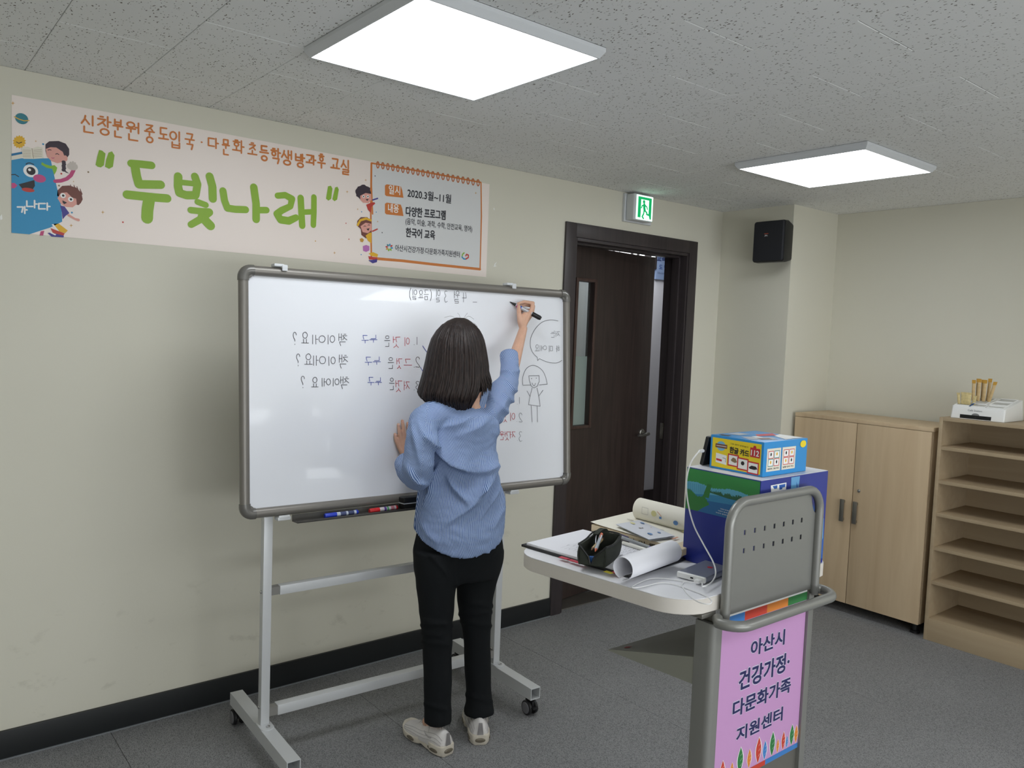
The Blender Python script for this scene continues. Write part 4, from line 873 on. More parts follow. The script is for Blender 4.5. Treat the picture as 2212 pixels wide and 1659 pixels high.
# upper plate with two rows of slots, held in a bent tube
pl0, pl1, pz0, pz1 = 1.412, 1.758, .953, 1.196
hx = [1.470+(1.694-1.470)*i/6 for i in range(7)]; hz = [1.087, 1.127]; hw, hh = .0036, .0056
xs = [pl0+.028]+[v for x in hx for v in (x-hw, x+hw)]+[pl1-.028]; zs = [pz0]+[v for z in hz for v in (z-hh, z+hh)]+[pz1-.030]
pm = MB(); yA, yB = YP+.004, YP+.0065
def quadx(x0, x1, z0, z1):
    pm.add([(x0, yA, z0), (x1, yA, z0), (x1, yA, z1), (x0, yA, z1)], [(0, 1, 2, 3)]); pm.add([(x0, yB, z0), (x1, yB, z0), (x1, yB, z1), (x0, yB, z1)], [(3, 2, 1, 0)])
for i in range(len(xs)-1):
    for j in range(len(zs)-1):
        if i % 2 == 1 and j % 2 == 1 and i < 14:
            a, b_, c, d_ = xs[i], xs[i+1], zs[j], zs[j+1]
            pm.add([(a, yA, c), (b_, yA, c), (b_, yA, d_), (a, yA, d_), (a, yB, c), (b_, yB, c), (b_, yB, d_), (a, yB, d_)], [(0, 4, 5, 1), (1, 5, 6, 2), (2, 6, 7, 3), (3, 7, 4, 0)]); continue
        quadx(xs[i], xs[i+1], zs[j], zs[j+1])
quadx(pl0, xs[0], pz0, pz1-.060); quadx(xs[-1], pl1, pz0, pz1-.060)
quadx(xs[0], xs[-1], pz1-.030, pz1)
for (cx, sg, xe) in ((xs[0], -1, pl0), (xs[-1], 1, pl1)):     # side strips with scooped upper corners
    pts = [(cx, pz1-.030+.030)]+[(cx+sg*.028*(1-math.cos(a)), pz1-.060*math.sin(a)) for a in [PI/2*k/6 for k in range(7)]][1:]+[(cx, pz1-.060)]
    for yy, rv in ((yA, sg > 0), (yB, sg < 0)):
        vs = [(x, yy, z) for x, z in pts]; f = tuple(range(len(vs))); pm.add(vs, [tuple(reversed(f)) if not rv else f])
obj('slotted_plate', pm, M_LM, lec, smooth=None, fixn=False)
tr = .0105; xl, xr, zt_, rad = 1.4085, 1.7615, 1.197, .052
path = [V((xl, YP, .94)), V((xl, YP, zt_-rad))]+[V((xl+rad-rad*math.cos(a), YP, zt_-rad+rad*math.sin(a))) for a in [PI/2*k/7 for k in range(1, 8)]]+[V((xr-rad+rad*math.sin(a), YP, zt_-rad+rad*math.cos(a))) for a in [PI/2*k/7 for k in range(0, 8)]]+[V((xr, YP, .94))]
obj('tube_frame', MB().tube(path, tr, 16), M_LM, lec)
# push handle
def HB(x, y): return at(x, y, 2, .950)
hl, hr_ = HB(1607, 1352), HB(1775, 1300); yh = (hl.y+hr_.y)/2
hz_ = .950; xa, xb_ = 1.388, 1.768; r2 = .045
path = [V((xa, YP+.004, hz_+.004))]+[V((xa+r2-r2*math.cos(a)-.012, yh+r2*1.0-r2*math.sin(a), hz_)) for a in [PI/2*k/7 for k in range(0, 8)]]+[V((xb_-r2+r2*math.sin(a)+.012, yh+r2-r2*math.cos(a), hz_)) for a in [PI/2*k/7 for k in range(0, 8)]]+[V((xb_, YP+.004, hz_+.004))]
obj('push_handle', MB().tube(path, .0115, 16), M_LM, lec)
obj('bracket', MB().box((1.350, 1.0, .955), (1.398, 1.055, .9655)).box((1.384, YP, .944), (1.400, 1.02, .958)), M_LD, lec, bevel=.003)
# sloping under-shelf
obj('lower_shelf', MB().add([(1.352, 1.262, .799), (1.658, 1.252, .799), (1.740, 1.03, .799), (1.374, 1.02, .799), (1.352, 1.262, .802), (1.658, 1.252, .802), (1.740, 1.03, .862), (1.374, 1.02, .862)],
    [(0,3,2,1),(4,5,6,7),(0,1,5,4),(1,2,6,5),(2,3,7,6),(3,0,4,7)]), mat('shelf_grey_metal', (134, 134, 124), .5), lec, smooth=20)
ink = Ink(Plane((1.352, 1.262, .802), (1, 0, 0), (0, -.968, .25), (0, .25, .968)), .001); ink.poly([(.020, .030), (.034, .026), (.040, .038), (.026, .042)]); ink.build('red_mark', mat('mark_red', (140, 40, 46), .5), lec)
# poster
pst = thing('lectern_poster', 'pink poster with dark blue Korean lettering and leaves fixed to the lectern front', 'poster', (1.572, YP, .57))
Q0, Q1, QZ0, QZ1 = 1.405, 1.741, .563, .952
obj('sheet', MB().box((Q0, YP+.006, QZ0), (Q1, YP+.0085, QZ1)), mat('poster_pink', (196, 148, 196), .45), pst)
PP = Plane((Q0, YP+.006, QZ0), (1, 0, 0), (0, 0, 1), (0, -1, 0)); PWd, PHt = Q1-Q0, QZ1-QZ0
AP = Art(PP, .0004)
def seg(x0, x1, z0, z1, n, c): AP.c(n, c).poly([(x0, z0), (x1, z0), (x1, z1), (x0, z1)])
seg(0, PWd, PHt-.004, PHt, 'white', 0)
seg(0, .085, PHt-.024, PHt-.004, 'sky_band', (60, 122, 190)); seg(.085, .17, PHt-.024, PHt-.004, 'red_band', (196, 62, 44)); seg(.17, .255, PHt-.024, PHt-.004, 'orange_band', (214, 128, 50)); seg(.255, PWd, PHt-.024, PHt-.004, 'green_band', (44, 120, 62))
seg(0, .09, 0, .012, 'green_band', 0); seg(.09, .20, 0, .012, 'red_band', 0); seg(.20, PWd, 0, .012, 'sky_band', 0)
AP.build('colour_bands', pst)
for i, (x, hgt, n) in enumerate(((.035, .05, 'red_band'), (.07, .035, 'orange_band'), (.10, .06, 'green_band'), (.135, .045, 'orange_band'), (.170, .062, 'red_band'), (.196, .046, 'sky_band'), (.226, .058, 'green_band'), (.249, .034, 'orange_band'), (.272, .045, 'red_band'), (.288, .03, 'sky_band'), (.308, .052, 'green_band'), (.327, .045, 'orange_band'))):
    lf = Art(PP, .0004); wl = hgt*.17; pts = [(x+wl*math.sin(PI*t)*(1 if s > 0 else -1), .013+hgt*(t if s > 0 else 1-t)) for s in (1, -1) for t in [k/8 for k in range(8)]]
    lf.c('white', 0).poly([(x+(px_-x)*1.25, .012+(pz-.013)*1.05) for px_, pz in pts]); lf.c(n, 0).poly(pts)
    for k in (.35, .55, .75): lf.c('white', 0).stroke([(x, .013+hgt*(k-.08)), (x+wl*.7, .013+hgt*k)], .0005)
    lf.build('leaf_print', pst)
M_PNV = mat('poster_navy', (34, 36, 88), .5); M_HALO = mat('poster_halo', (214, 204, 228), .5)
# a tilted hand-lettered look: every row climbs to the right by its own perspective only
def P3(x, y): return PP.px(1400+x*.2285, 1280+y*.2285)
for s, a, b_, tp in (('아산시', (968, 592), (1282, 500), (1040, 425)), ('건강가정·', (855, 912), (1325, 742), (900, 722)), ('다문화가족', (797, 1168), (1338, 948), (860, 1000)), ('지원센터', (832, 1395), (1262, 1222), (880, 1250))):
    p, q = P3(*a), P3(*b_); zb = (p.y+q.y)/2; ht = P3(*tp).y-P3(tp[0], a[1]-(tp[0]-a[0])*.36).y
    p = V((p.x, zb)); q = V((q.x, zb))
    type_text(PP, s, p, q, ht, 'poster_lettering', M_HALO, pst, bold=.085, hgt=.0004); type_text(PP, s, p, q, ht, 'poster_lettering', M_PNV, pst, bold=.034, hgt=.0012)

# ------------------------------------------------------------------ boxes on the lectern
bx = thing('blue_cardboard_box', 'large blue carton with a green lakeside picture standing on the lectern', 'box', (1.69, 1.11, 1.0))
bx0, bx1, by0, by1, bz = 1.546, 1.830, 1.006, 1.213, 1.2295
obj('carton', MB().box((bx0, by0, 1.0005), (bx1, by1, bz)), mat('carton_navy', (34, 48, 138), .35, vary=(3, .12)), bx, bevel=.002)
obj('lid', MB().box((bx0+.001, by0+.001, bz), (bx1-.001, by1-.001, bz+.0008)), mat('carton_white', (226, 226, 232), .4), bx)
PLb = Plane((bx0, 0, 0), (0, -1, 0), (0, 0, 1), (-1, 0, 0)); PFb = Plane((0, by0, 0), (1, 0, 0), (0, 0, 1), (0, -1, 0))
def Z2(P, *pts): return [P.px(1440+x*.217, 900+y*.217) for x, y in pts]
AB = Art(PLb, .0006); e0, e1 = -by1+.002, -by0-.002
def yz(t, z): return (e0+(e1-e0)*t, z)
AB.c('lake_deep', (34, 98, 150)).poly([yz(0, 1.128), yz(1, 1.128), yz(1, bz-.002), yz(0, bz-.002)])
AB.c('lake_mid', (52, 130, 172)).poly([yz(0, 1.155), yz(1, 1.165), yz(1, bz-.002), yz(0, bz-.002)])
AB.c('lake_light', (92, 168, 196)).poly([yz(0, 1.165), yz(.4, 1.175), yz(1, 1.185), yz(1, bz-.002), yz(0, bz-.002)])
random.seed(3)
AB.c('grass', (52, 138, 70)).poly([yz(0, bz-.002)]+[yz(0, 1.196)]+[yz(t/150, 1.1955-.003*random.random()+.003*math.sin(t*.08)) for t in range(151)]+[yz(1, bz-.002)])
AB.c('reed', (38, 92, 62)).poly([yz(.28+t/160*.72, 1.187+.002*math.sin(t*.2)-.006*random.random()) for t in range(161)]+[yz(1, 1.176), yz(.9, 1.174), yz(.6, 1.174), yz(.28, 1.180)])
AB.c('tree', (48, 120, 56)).poly([yz(0, 1.128)]+[yz(0, 1.172)]+[yz(t/100*.34, 1.172+.004*math.sin(t*.1)+.005*random.random()-.00012*t-.010*(t/100)**4) for t in range(101)]+[yz(.26, 1.140), yz(.18, 1.128)])
AB.c('tree', 0).poly([yz(.24, 1.165), yz(.30, 1.198), yz(.36, 1.198), yz(.33, 1.165)])
for k in range(9): AB.c('lake_deep', 0).stroke([yz(.03+.028*k, 1.192), yz(.035+.028*k, 1.172)], .0007)
AB.build('lakeside_print', bx)
for k in range(3): type_text(PLb, '자연과 함께하는 푸른 호수 이야기', yz(.50-.03*k, 1.1455-.0055*k), yz(.80+.015*k, 1.1435-.0055*k), .0028, 'small_print', cm('white', 0), bx, hgt=.0014)
AF = Art(PFb, .0006)
for n, c, pts in (('shard_pale', (98, 158, 205), [(.42,.0),(.55,.0),(.52,.35),(.47,.45),(.43,.25)]), ('shard_mid', (40, 92, 172), [(.50,.05),(.62,.30),(.55,.60)]), ('shard_mid', 0, [(.75,.30),(.93,.48),(.96,.70),(.86,.64)]), ('shard_pale', 0, [(.90,.52),(.97,.5),(.985,.82),(.93,.80)]), ('shard_mid', 0, [(.86,.86),(.99,.95),(.99,.70)])):
    AF.c(n, c).poly([(bx0+(bx1-bx0)*x, bz-.002-(bz-1.0)*y) for x, y in pts])
for pts, n in (([(1035,685),(1190,655),(1185,730),(1038,765)], 'white'), ([(1052,692),(1100,682),(1098,715),(1070,720)], 'shard_mid'), ([(1118,680),(1180,668),(1176,700),(1150,706),(1148,722),(1120,728)], 'shard_mid')): AF.c(n, 0).poly(Z2(PFb, *pts))
AF.build('shard_print', bx)
cbx = thing('card_game_box', 'small yellow and blue box of Korean word cards on top of the blue carton', 'box', (1.67, 1.10, 1.231))
c0, c1, d0, d1, g0, g1 = 1.584, 1.766, 1.029, 1.176, 1.2308, 1.311
obj('carton', MB().box((c0, d0, g0), (c1, d1, g1)), mat('card_box_blue', (42, 140, 206), .35), cbx, bevel=.001)
PL2 = Plane((c0, 0, 0), (0, -1, 0), (0, 0, 1), (-1, 0, 0)); PF2 = Plane((0, d0, 0), (1, 0, 0), (0, 0, 1), (0, -1, 0)); PT2 = Plane((0, 0, g1), (1, 0, 0), (0, 1, 0), (0, 0, 1))
A1 = Art(PL2, .0005); L_ = d1-d0; Hh = g1-g0
def yl(u, v_): return (-d1+L_*u, g0+Hh*v_)
A1.c('card_yellow', (236, 210, 40)).poly([yl(.04,.06), yl(.96,.06), yl(.96,.93), yl(.04,.93)])
A1.c('card_sky', (120, 180, 214)).ell(yl(.21, .70), .013, .0115); A1.c('card_brown', (120, 80, 60)).poly([yl(.10,.64), yl(.33,.64), yl(.33,.76), yl(.10,.76)])
A1.c('white', 0).stroke([yl(.12,.70), yl(.31,.70)], .0012)
for i, (u, v_) in enumerate(((.36,.34),(.54,.28),(.73,.22))):
    A1.c('card_red', (196, 48, 56)).poly([yl(u-.01,v_-.18), yl(u+.20,v_-.19), yl(u+.20,v_+.17), yl(u-.01,v_+.18)]); A1.c('white', 0).poly([yl(u+.012,v_-.14), yl(u+.18,v_-.15), yl(u+.18,v_+.13), yl(u+.012,v_+.14)])
A1.c('brown', 0).poly([yl(.41,.34), yl(.45,.42), yl(.50,.40), yl(.53,.30), yl(.49,.27), yl(.43,.30)]); A1.c('ink', 0).ell(yl(.635, .30), .0048, .0048); A1.c('ink', 0).poly([yl(.75,.22), yl(.80,.28), yl(.88,.27), yl(.91,.20), .0 and 0 or yl(.85,.17), yl(.77,.18)])
A1.c('white', 0).poly([yl(.12,.20), yl(.33,.16), yl(.33,.44), yl(.12,.48)]); A1.c('card_red', 0).poly([yl(.13,.32), yl(.24,.30), yl(.24,.24), yl(.13,.26)]); A1.c('ink', 0).stroke([yl(.255,.36), yl(.31,.35), yl(.31,.24)], .001)
A1.c('card_red', 0).poly([yl(.76,.53), yl(.76,.80), yl(.81,.80), yl(.82,.86), yl(.86,.86), yl(.87,.79), yl(.94,.79), yl(.94,.52)])
A1.build('card_picture_print', cbx)
type_text(PL2, '한글 카드', yl(.38, .55), yl(.74, .51), .0145, 'title_lettering', cm('black', 0), cbx, bold=.04, hgt=.0012)
type_text(PL2, '112', yl(.78, .58), yl(.92, .57), .0125, 'number_lettering', cm('white', 0), cbx, bold=.04, hgt=.0014)
type_text(PL2, '그림 글자 낱말놀이', yl(.38, .80), yl(.72, .77), .0035, 'small_lettering', cm('black', 0), cbx, hgt=.0012)
A2 = Art(PF2, .0005)
def xf(u, v_): return (c0+(c1-c0)*u, g0+Hh*v_)
for u in (.07, .41): 
    A2.c('cream', 0).poly([xf(u,.14), xf(u+.31,.14), xf(u+.31,.80), xf(u,.80)])
    for a in (0, 1):
        for b_ in (0, 1):
            A2.c('card_red' if (a+b_) % 2 or u > .3 else 'card_teal', (40,128,128) if not ((a+b_) % 2 or u > .3) else (196,48,56)).poly([xf(u+.03+.13*a,.28+.23*b_), xf(u+.15+.13*a,.28+.23*b_), xf(u+.15+.13*a,.50+.23*b_), xf(u+.03+.13*a,.50+.23*b_)])
            A2.c('white', 0).poly([xf(u+.04+.13*a,.30+.23*b_), xf(u+.14+.13*a,.30+.23*b_), xf(u+.14+.13*a,.48+.23*b_), xf(u+.04+.13*a,.48+.23*b_)])
            A2.c('ink' if a != b_ else 'yellow', 0).ell(xf(u+.09+.13*a, .40+.23*b_), .003, .004)
A2.c('card_yellow', 0).ell(xf(.89, .84), .013, .0085)
A2.build('card_panel_print', cbx)
type_text(PF2, '배우며 그림 카드', xf(.10, .19), xf(.35, .19), .004, 'small_lettering', cm('black', 0), cbx, hgt=.0012, bold=.02); type_text(PF2, '낱말 단어 카드', xf(.44, .19), xf(.69, .19), .004, 'small_lettering', cm('black', 0), cbx, hgt=.0012, bold=.02)
A3 = Art(PT2, .0005)
def xt(u, v_): return (c0+(c1-c0)*u, d0+L_*v_)
for n, c, pts in (('silver', (176, 182, 190), [(.04,.30),(.40,.08),(.55,.30),(.20,.60)]), ('white', 0, [(.55,.06),(.97,.06),(.97,.50),(.72,.40)]), ('card_red', 0, [(.45,.50),(.80,.42),(.95,.62),(.60,.66)]), ('silver', 0, [(.30,.70),(.55,.72),(.52,.94),(.26,.92)]), ('ink', 0, [(.06,.72),(.16,.74),(.15,.92),(.05,.9)]), ('card_brown', 0, [(.20,.22),(.38,.16),(.42,.26),(.24,.34)]), ('white', 0, [(.30,.40),(.42,.36),(.46,.50),(.34,.52)])):
    A3.c(n, c).poly([xt(*p) for p in pts])
A3.build('lid_print', cbx)

# phone leaning against the card box, charging
ph = thing('smartphone', 'black smartphone standing on its long edge behind the card box', 'phone', (1.66, 1.20, 1.231))
ta = math.radians(12); MP = Matrix.Rotation(-ta, 3, 'X'); pc = V((1.665, 1.196, 1.268))
MP = Matrix.Rotation(ta, 3, 'X')
obj('case', MB().obox(pc, (.158, .0105, .074), MP), M_BLACKP, ph, bevel=.004, seg=3)
obj('screen', MB().obox(pc+MP @ V((0, .0056, 0)), (.148, .0006, .066), MP), mat('phone_glass', (10, 11, 14), .08, coat=1), ph)
obj('side_button', MB().obox(pc+MP @ V((.02, 0, .0375)), (.03, .003, .0015), MP), M_BLACKP, ph)
M_CABLE = mat('cable_white', (232, 232, 232), .4)
cc = [V((1.570, 1.197, 1.268))]+[at(x, y, 0, d_) for x, y, d_ in ((1510, 975, 1.545), (1492, 1000, 1.530), (1483, 1040, 1.525), (1486, 1085, 1.52), (1499, 1135, 1.515), (1521, 1178, 1.505), (1541, 1215, 1.485), (1546, 1240, 1.465))]+[at(x, y, 2, 1.012) for x, y in ((1536, 1259), (1518, 1267))]
pbq = V((1.4175, 1.075, 1.0085))
cab_t = thing('charging_cable', 'white charging cable looping from phone to power bank on the lectern', 'cable', (1.48, 1.1, 1.0))
pa_, pb_, pc_ = at(1461, 1247, 2, 1.001), at(1513, 1271, 2, 1.001), at(1512, 1226, 2, 1.001)
ln = (pc_-pa_).normalized(); wdv = V((ln.y, -ln.x, 0)); MPB = Matrix((ln, V((-ln.y, ln.x, 0)), V((0, 0, 1)))).transposed()
port = pa_+wdv*.058-ln*.001+V((0, 0, .0065))
cc += [V((port.x-.006, port.y-.012, 1.006)), port-ln*.014]
obj('cord', MB().tube(catmull(cc, 8), .0018, 8).tube(catmull([port-ln*.014+V((0,0,-.001))]+[at(x, y, 2, 1.0025) for x, y in ((1478,1256),(1440,1250),(1405,1250),(1378,1260),(1365,1269),(1385,1268),(1425,1259),(1455,1262),(1492,1274),(1522,1286),(1537,1298),(1530,1305),(1506,1299),(1484,1282),(1473,1264),(1478,1257),(1490,1258))], 6), .0013, 6), M_CABLE, cab_t)
obj('plug', MB().tube([V((1.571, 1.197, 1.268)), V((1.5845, 1.197, 1.268))], .0042, 12), M_CABLE, cab_t)
obj('plug', MB().obox(port-ln*.007, (.016, .013, .007), MPB), M_CABLE, cab_t, bevel=.002)
pbk = thing('power_bank', 'silver power bank with white ends lying on the lectern beside the cable', 'power bank', pa_)
pcn = pa_+ln*.0715+wdv*.0355+V((0, 0, .0078))
obj('shell', MB().obox(pcn, (.135, .071, .014), MPB), mat('bank_silver', (142, 146, 158), .35, .5), pbk, bevel=.0055, seg=3)
obj('end_cap', MB().obox(pcn-ln*.068, (.008, .0705, .0136), MPB), M_WHITEPL, pbk, bevel=.0035, seg=3)
obj('port', MB().obox(pcn-ln*.0722+wdv*.003, (.0005, .007, .003), MPB), M_DARK, pbk)
obj('red_sticker', MB().tube([pcn+ln*.012+wdv*.004+V((0,0,.007)), pcn+ln*.012+wdv*.004+V((0,0,.0074))], .0065, 16), mat('sticker_red', (176, 46, 56), .5), pbk)

# ------------------------------------------------------------------ binder with rolled page
def T(x, y, z=1.0): return at(x, y, 2, z)
M_PAPER = mat('paper_white', (232, 232, 238), .7)
A_, B_, C_ = T(1126, 1181, 1.0), T(1361, 1250, 1.0), T(1247, 1152, 1.0)
bd = thing('ring_binder', 'open black binder of white sheets with red index tabs overhanging the lectern edge', 'binder', B_)
eL = (B_-A_); eS = (C_-A_).normalized()*.232
D_ = B_+eS
obj('cover', MB().prism([A_+V((0,0,.0005)), B_+V((0,0,.0005)), D_+V((0,0,.0005)), A_+eS+V((0,0,.0005))], (0, 0, .006)), M_BLACKP, bd, bevel=.001)
e1_, e2_ = eL.normalized(), eS.normalized(); a0 = A_+e1_*.014+e2_*.004
sheet = [a0, a0+e1_*(eL.length-.022), a0+e1_*(eL.length-.022)+e2_*.222, a0+e2_*.222]
obj('page_stack', MB().prism([p+V((0,0,.0068)) for p in sheet], (0, 0, .006)), M_PAPER, bd, bevel=.0006)
PSb = Plane(a0+V((0, 0, .0128)), e1_, e2_, (0, 0, 1)); ink = Ink(PSb, .0004); random.seed(5)
Ls = eL.length-.022
for i in range(17):
    u = .085+.0125*i; s0 = .03
    ink.stroke([(u, s0), (u, .205)], .0004, n=4)
    s = s0+.02*random.random()
    while s < .19:
        l = random.uniform(.004, .014)
        if random.random() < .75: ink.stroke([(u-.004+random.uniform(-.001,.001), s), (u-.005+random.uniform(-.001,.001), s+l)], .0010, n=4)
        s += l+.004
ink.build('page_lines', mat('pen_grey', (128, 128, 140), .6), bd, kind='stuff')
for x0, x1, y, n, col in ((1206, 1224, 1204, 'red', 0), (1226, 1243, 1210, 'red', 0), (1242, 1259, 1215, 'red', 0), (1303, 1319, 1235, 'yellow', 0), (1319, 1334, 1236, 'red', 0)):
    p, q = T(x0, y, 1.0075), T(x1, y+5, 1.0075); o_ = e2_*-.009
    obj('index_tab', MB().prism([p, q, q-o_*1.4, p-o_*1.4], (0, 0, .0006)), mat('tab_'+n, (200, 60, 80) if n == 'red' else (214, 200, 50), .5) if 'tab_'+n not in bpy.data.materials else bpy.data.materials['tab_'+n], bd)
# rolled-over page: open roll along the near end of the binder
ra, rb = T(1345, 1228, 1.036), T(1452, 1190, 1.036); rax = (rb-ra).normalized(); rs = rax.cross(V((0, 0, 1))).normalized()
rg = []
R0 = .0245
for s in (0, 1):
    c = ra if s == 0 else rb
    rg.append([c+rs*((R0+.002*k/28)*math.cos(an))+V((0, 0, (R0+.002*k/28)*math.sin(an)*.98)) for k, an in enumerate([math.radians(250-340*j/28) for j in range(29)])])
rm = MB(); n = 29
for r_ in rg: rm.v += r_
for k in range(28): rm.f.append((k, k+1, n+k+1, n+k)); rm.mi.append(0)
rp = obj('rolled_page', rm, M_PAPER, bd, smooth=180, fixn=False)
so = rp.modifiers.new('thickness', 'SOLIDIFY'); so.thickness = .0006
ink2 = MB()
for k in range(3):
    for j in range(4):
        c = ra+rax*(.006+.012*k)+rs*(R0-.0012)*math.cos(math.radians(-20-12*j))+V((0, 0, (R0-.0012)*math.sin(math.radians(-20-12*j)))); ink2.ball(c, .0014, 6, 4)
obj('page_lettering', ink2, mat('pen_dark', (80, 80, 96), .6), rp, kind='stuff')

# ------------------------------------------------------------------ pencil case
M_OL = mat('canvas_olive', (46, 50, 42), .85, bump=(600, .3, .0006), vary=(25, .15)); M_ZIP = mat('zipper_black', (20, 22, 24), .5)
pcq = thing('pencil_case', 'dark olive unzipped pencil case with pens standing on the binder', 'pencil case', T(1302, 1238, 1.0))
pd = (T(1342, 1204)-T(1303, 1240)).normalized(); pw = V((-pd.y, pd.x, 0)); po = T(1303, 1240)+V((0, 0, .014)) 
Lc, Wc, Hc = .130, .058, .047
def pcp(u, v_, z): return po+pd*u+pw*v_+V((0, 0, z))
def wallp(pts, name, m, th, inward, parent=pcq, **k): return obj(name, MB().prism([pcp(*p) for p in pts], inward), m, parent, bevel=.0012, smooth=60, **k)
side = []
def bul(t): return .006*math.sin(PI*t)
def strip(v0, sgn):
    mb = MB(); nu = 10; nz = 5
    for j in range(nz+1):
        for i in range(nu+1):
            u = Lc*i/nu; z = Hc*(j/nz)*(1-.10*math.sin(PI*i/nu)*(j/nz)); mb.v.append(pcp(u, v0+sgn*(bul(i/nu)*.6+bul(j/nz)*.7), z))
    for j in range(nz):
        for i in range(nu): a = j*(nu+1)+i; mb.f.append((a, a+1, a+nu+2, a+nu+1)); mb.mi.append(0)
    o = obj('side_wall', mb, M_OL, pcq, smooth=180, fixn=False); s = o.modifiers.new('thickness', 'SOLIDIFY'); s.thickness = .003; s.offset = 0
strip(0, -1); strip(Wc, 1)
wallp([(0, 0, 0), (0, Wc, 0), (0, Wc, Hc*.96), (0, Wc*.62, Hc*.42), (0, Wc*.55, Hc*.12), (0, Wc*.47, Hc*.12), (0, Wc*.40, Hc*.42), (0, 0, Hc*.96)], 'front_wall', M_OL, .003, pd*.003)
wallp([(Lc, 0, 0), (Lc, Wc, 0), (Lc, Wc, Hc*1.05), (Lc, 0, Hc*1.05)], 'back_wall', M_OL, .003, -pd*.003)
wallp([(0, 0, 0), (Lc, 0, 0), (Lc, Wc, 0), (0, Wc, 0)], 'bottom', M_OL, .003, V((0, 0, .003)))
zp = MB().tube([pcp(-.001, -.003, Hc), pcp(-.001, Wc*.40, Hc*.44), pcp(-.001, Wc*.47, Hc*.12)], .0022, 6).tube([pcp(-.001, Wc+.003, Hc), pcp(-.001, Wc*.62, Hc*.44), pcp(-.001, Wc*.55, Hc*.12)], .0022, 6)
zp.tube(catmull([pcp(0, -.003, Hc), pcp(Lc*.5, -.007, Hc*.9), pcp(Lc, 0, Hc*1.04), pcp(Lc, Wc, Hc*1.04), pcp(Lc*.5, Wc+.007, Hc*.9), pcp(0, Wc+.003, Hc)], 6), .0022, 6)
obj('zipper', zp, M_ZIP, pcq)
obj('blue_lining', MB().prism([pcp(.004, Wc*.32, .006), pcp(.004, Wc*.68, .006), pcp(.004, Wc*.66, Hc*.42), pcp(.004, Wc*.36, Hc*.42)], pd*.012), mat('lining_blue', (30, 84, 150), .6), pcq, bevel=.003)
obj('strap_loop', MB().loft([[pcp(Lc+.012*math.sin(PI*t)-.03*t, Wc*(.55+.35*t)+s*.0, Hc*1.02+.010*math.sin(PI*t)+s*.0) + pw*(.006*q_) + V((0,0,.0008*r_)) for q_, r_ in ((-1,-1),(1,-1),(1,1),(-1,1))] for t in [k/8 for k in range(9)] for s in (0,)]), M_OL, pcq)
def pen(name, label, a, b_, r, col, tipcol, cat='pen', grp=None, trans=0):
    a, b_ = V(a), V(b_); d = (b_-a); t = thing(name, label, cat, a, grp); nm = 'pen_%d_%d_%d' % col
    m1 = bpy.data.materials.get(nm) or mat(nm, col, .25, coat=.4); nm2 = 'pen_%d_%d_%d' % tipcol; m2 = bpy.data.materials.get(nm2) or mat(nm2, tipcol, .3)
    obj('barrel', MB().tube([a+d*.12, a+d*.14, a+d*.86, a+d*.88], [r*.9, r, r, r*.9], 14), m1, t); obj('tip', MB().tube([a, a+d*.03, a+d*.12], [r*.2, r*.35, r*.9], 12), m2, t)
    obj('cap_end', MB().tube([a+d*.88, a+d*.98, a+d], [r*.9, r*.9, r*.6], 12), m2, t); obj('clip', MB().tube([a+d*.93+V((0,0,r*1.25)), a+d*.68+V((0,0,r*1.25))], r*.22, 6), m2, t); return t
pen('ballpoint_pen', 'silver pen with orange tip inside the pencil case', pcp(.016, Wc*.45, .030), pcp(.098, Wc*.62, .052), .0042, (170, 176, 184), (200, 96, 60))
pen('ballpoint_pen', 'beige pen lying inside the pencil case, right of the silver one', pcp(.030, Wc*.68, .028), pcp(.118, Wc*.66, .036), .0042, (214, 186, 140), (120, 90, 70))
zz = 1.0175
pen('ballpoint_pen', 'dark clear pen lying on the binder nearest the open book', T(1414, 1187, zz+.004), T(1332, 1156, zz+.004), .0048, (150, 154, 158), (62, 50, 120))
pen('ballpoint_pen', 'white pen lying on the binder between pencil case and rolled page', T(1404, 1191, zz), T(1338, 1170, zz), .0052, (224, 222, 214), (70, 66, 70))
pen('ballpoint_pen', 'small clear pen beside the spine of the open book', T(1420, 1178, zz+.001), T(1374, 1163, zz+.001), .0040, (196, 198, 196), (60, 60, 66))

# ------------------------------------------------------------------ open workbook
M_BOOKP = mat('book_page', (234, 230, 216), .7); M_BOOKE = mat('book_edge', (214, 196, 164), .8, vary=(300, .12, (1, 1, 8)))
zb = 1.0225
a_, b_, e_ = T(1277, 1140, zb), T(1366, 1116, zb), T(1478, 1196, zb)
wkx = (e_-a_); wky = (b_-a_); bk = thing('workbook', 'thick open workbook with a curled page and pictures on the lectern', 'book', a_)
WKL = wkx.length-.006; wkx = wkx.normalized()*WKL; wky = wky.normalized()*.205
nu, nv = 12, 6
def bkp(u, v_, z): return a_+wkx*u+wky*v_+V((0, 0, z))
obj('page_block', MB().prism([bkp(0, 0, -.0085), bkp(1, 0, -.0085), bkp(1, 1, -.0085), bkp(0, 1, -.0085)], (0, 0, .018)), M_BOOKE, bk, bevel=.002)
pg = MB(); 
for j in range(nv+1):
    for i in range(nu+1):
        u, v_ = i/nu, j/nv; z = .0102+.006*math.exp(-u*7)*(1-.3*v_)+.002*math.sin(u*4); pg.v.append(bkp(u, v_, z)-wkx*.01*(1-u)*(1-v_))
for j in range(nv):
    for i in range(nu): k = j*(nu+1)+i; pg.f.append((k, k+1, k+nu+2, k+nu+1)); pg.mi.append(0)
pgo = obj('open_page', pg, M_BOOKP, bk, smooth=180, fixn=False); s = pgo.modifiers.new('thickness', 'SOLIDIFY'); s.thickness = .0008
PBk = Plane(bkp(0, 0, .0140), wkx, wky, (0, 0, 1)); AK = Art(PBk, .0012)
def bq(u, v_): return (u*WKL, v_*.205)
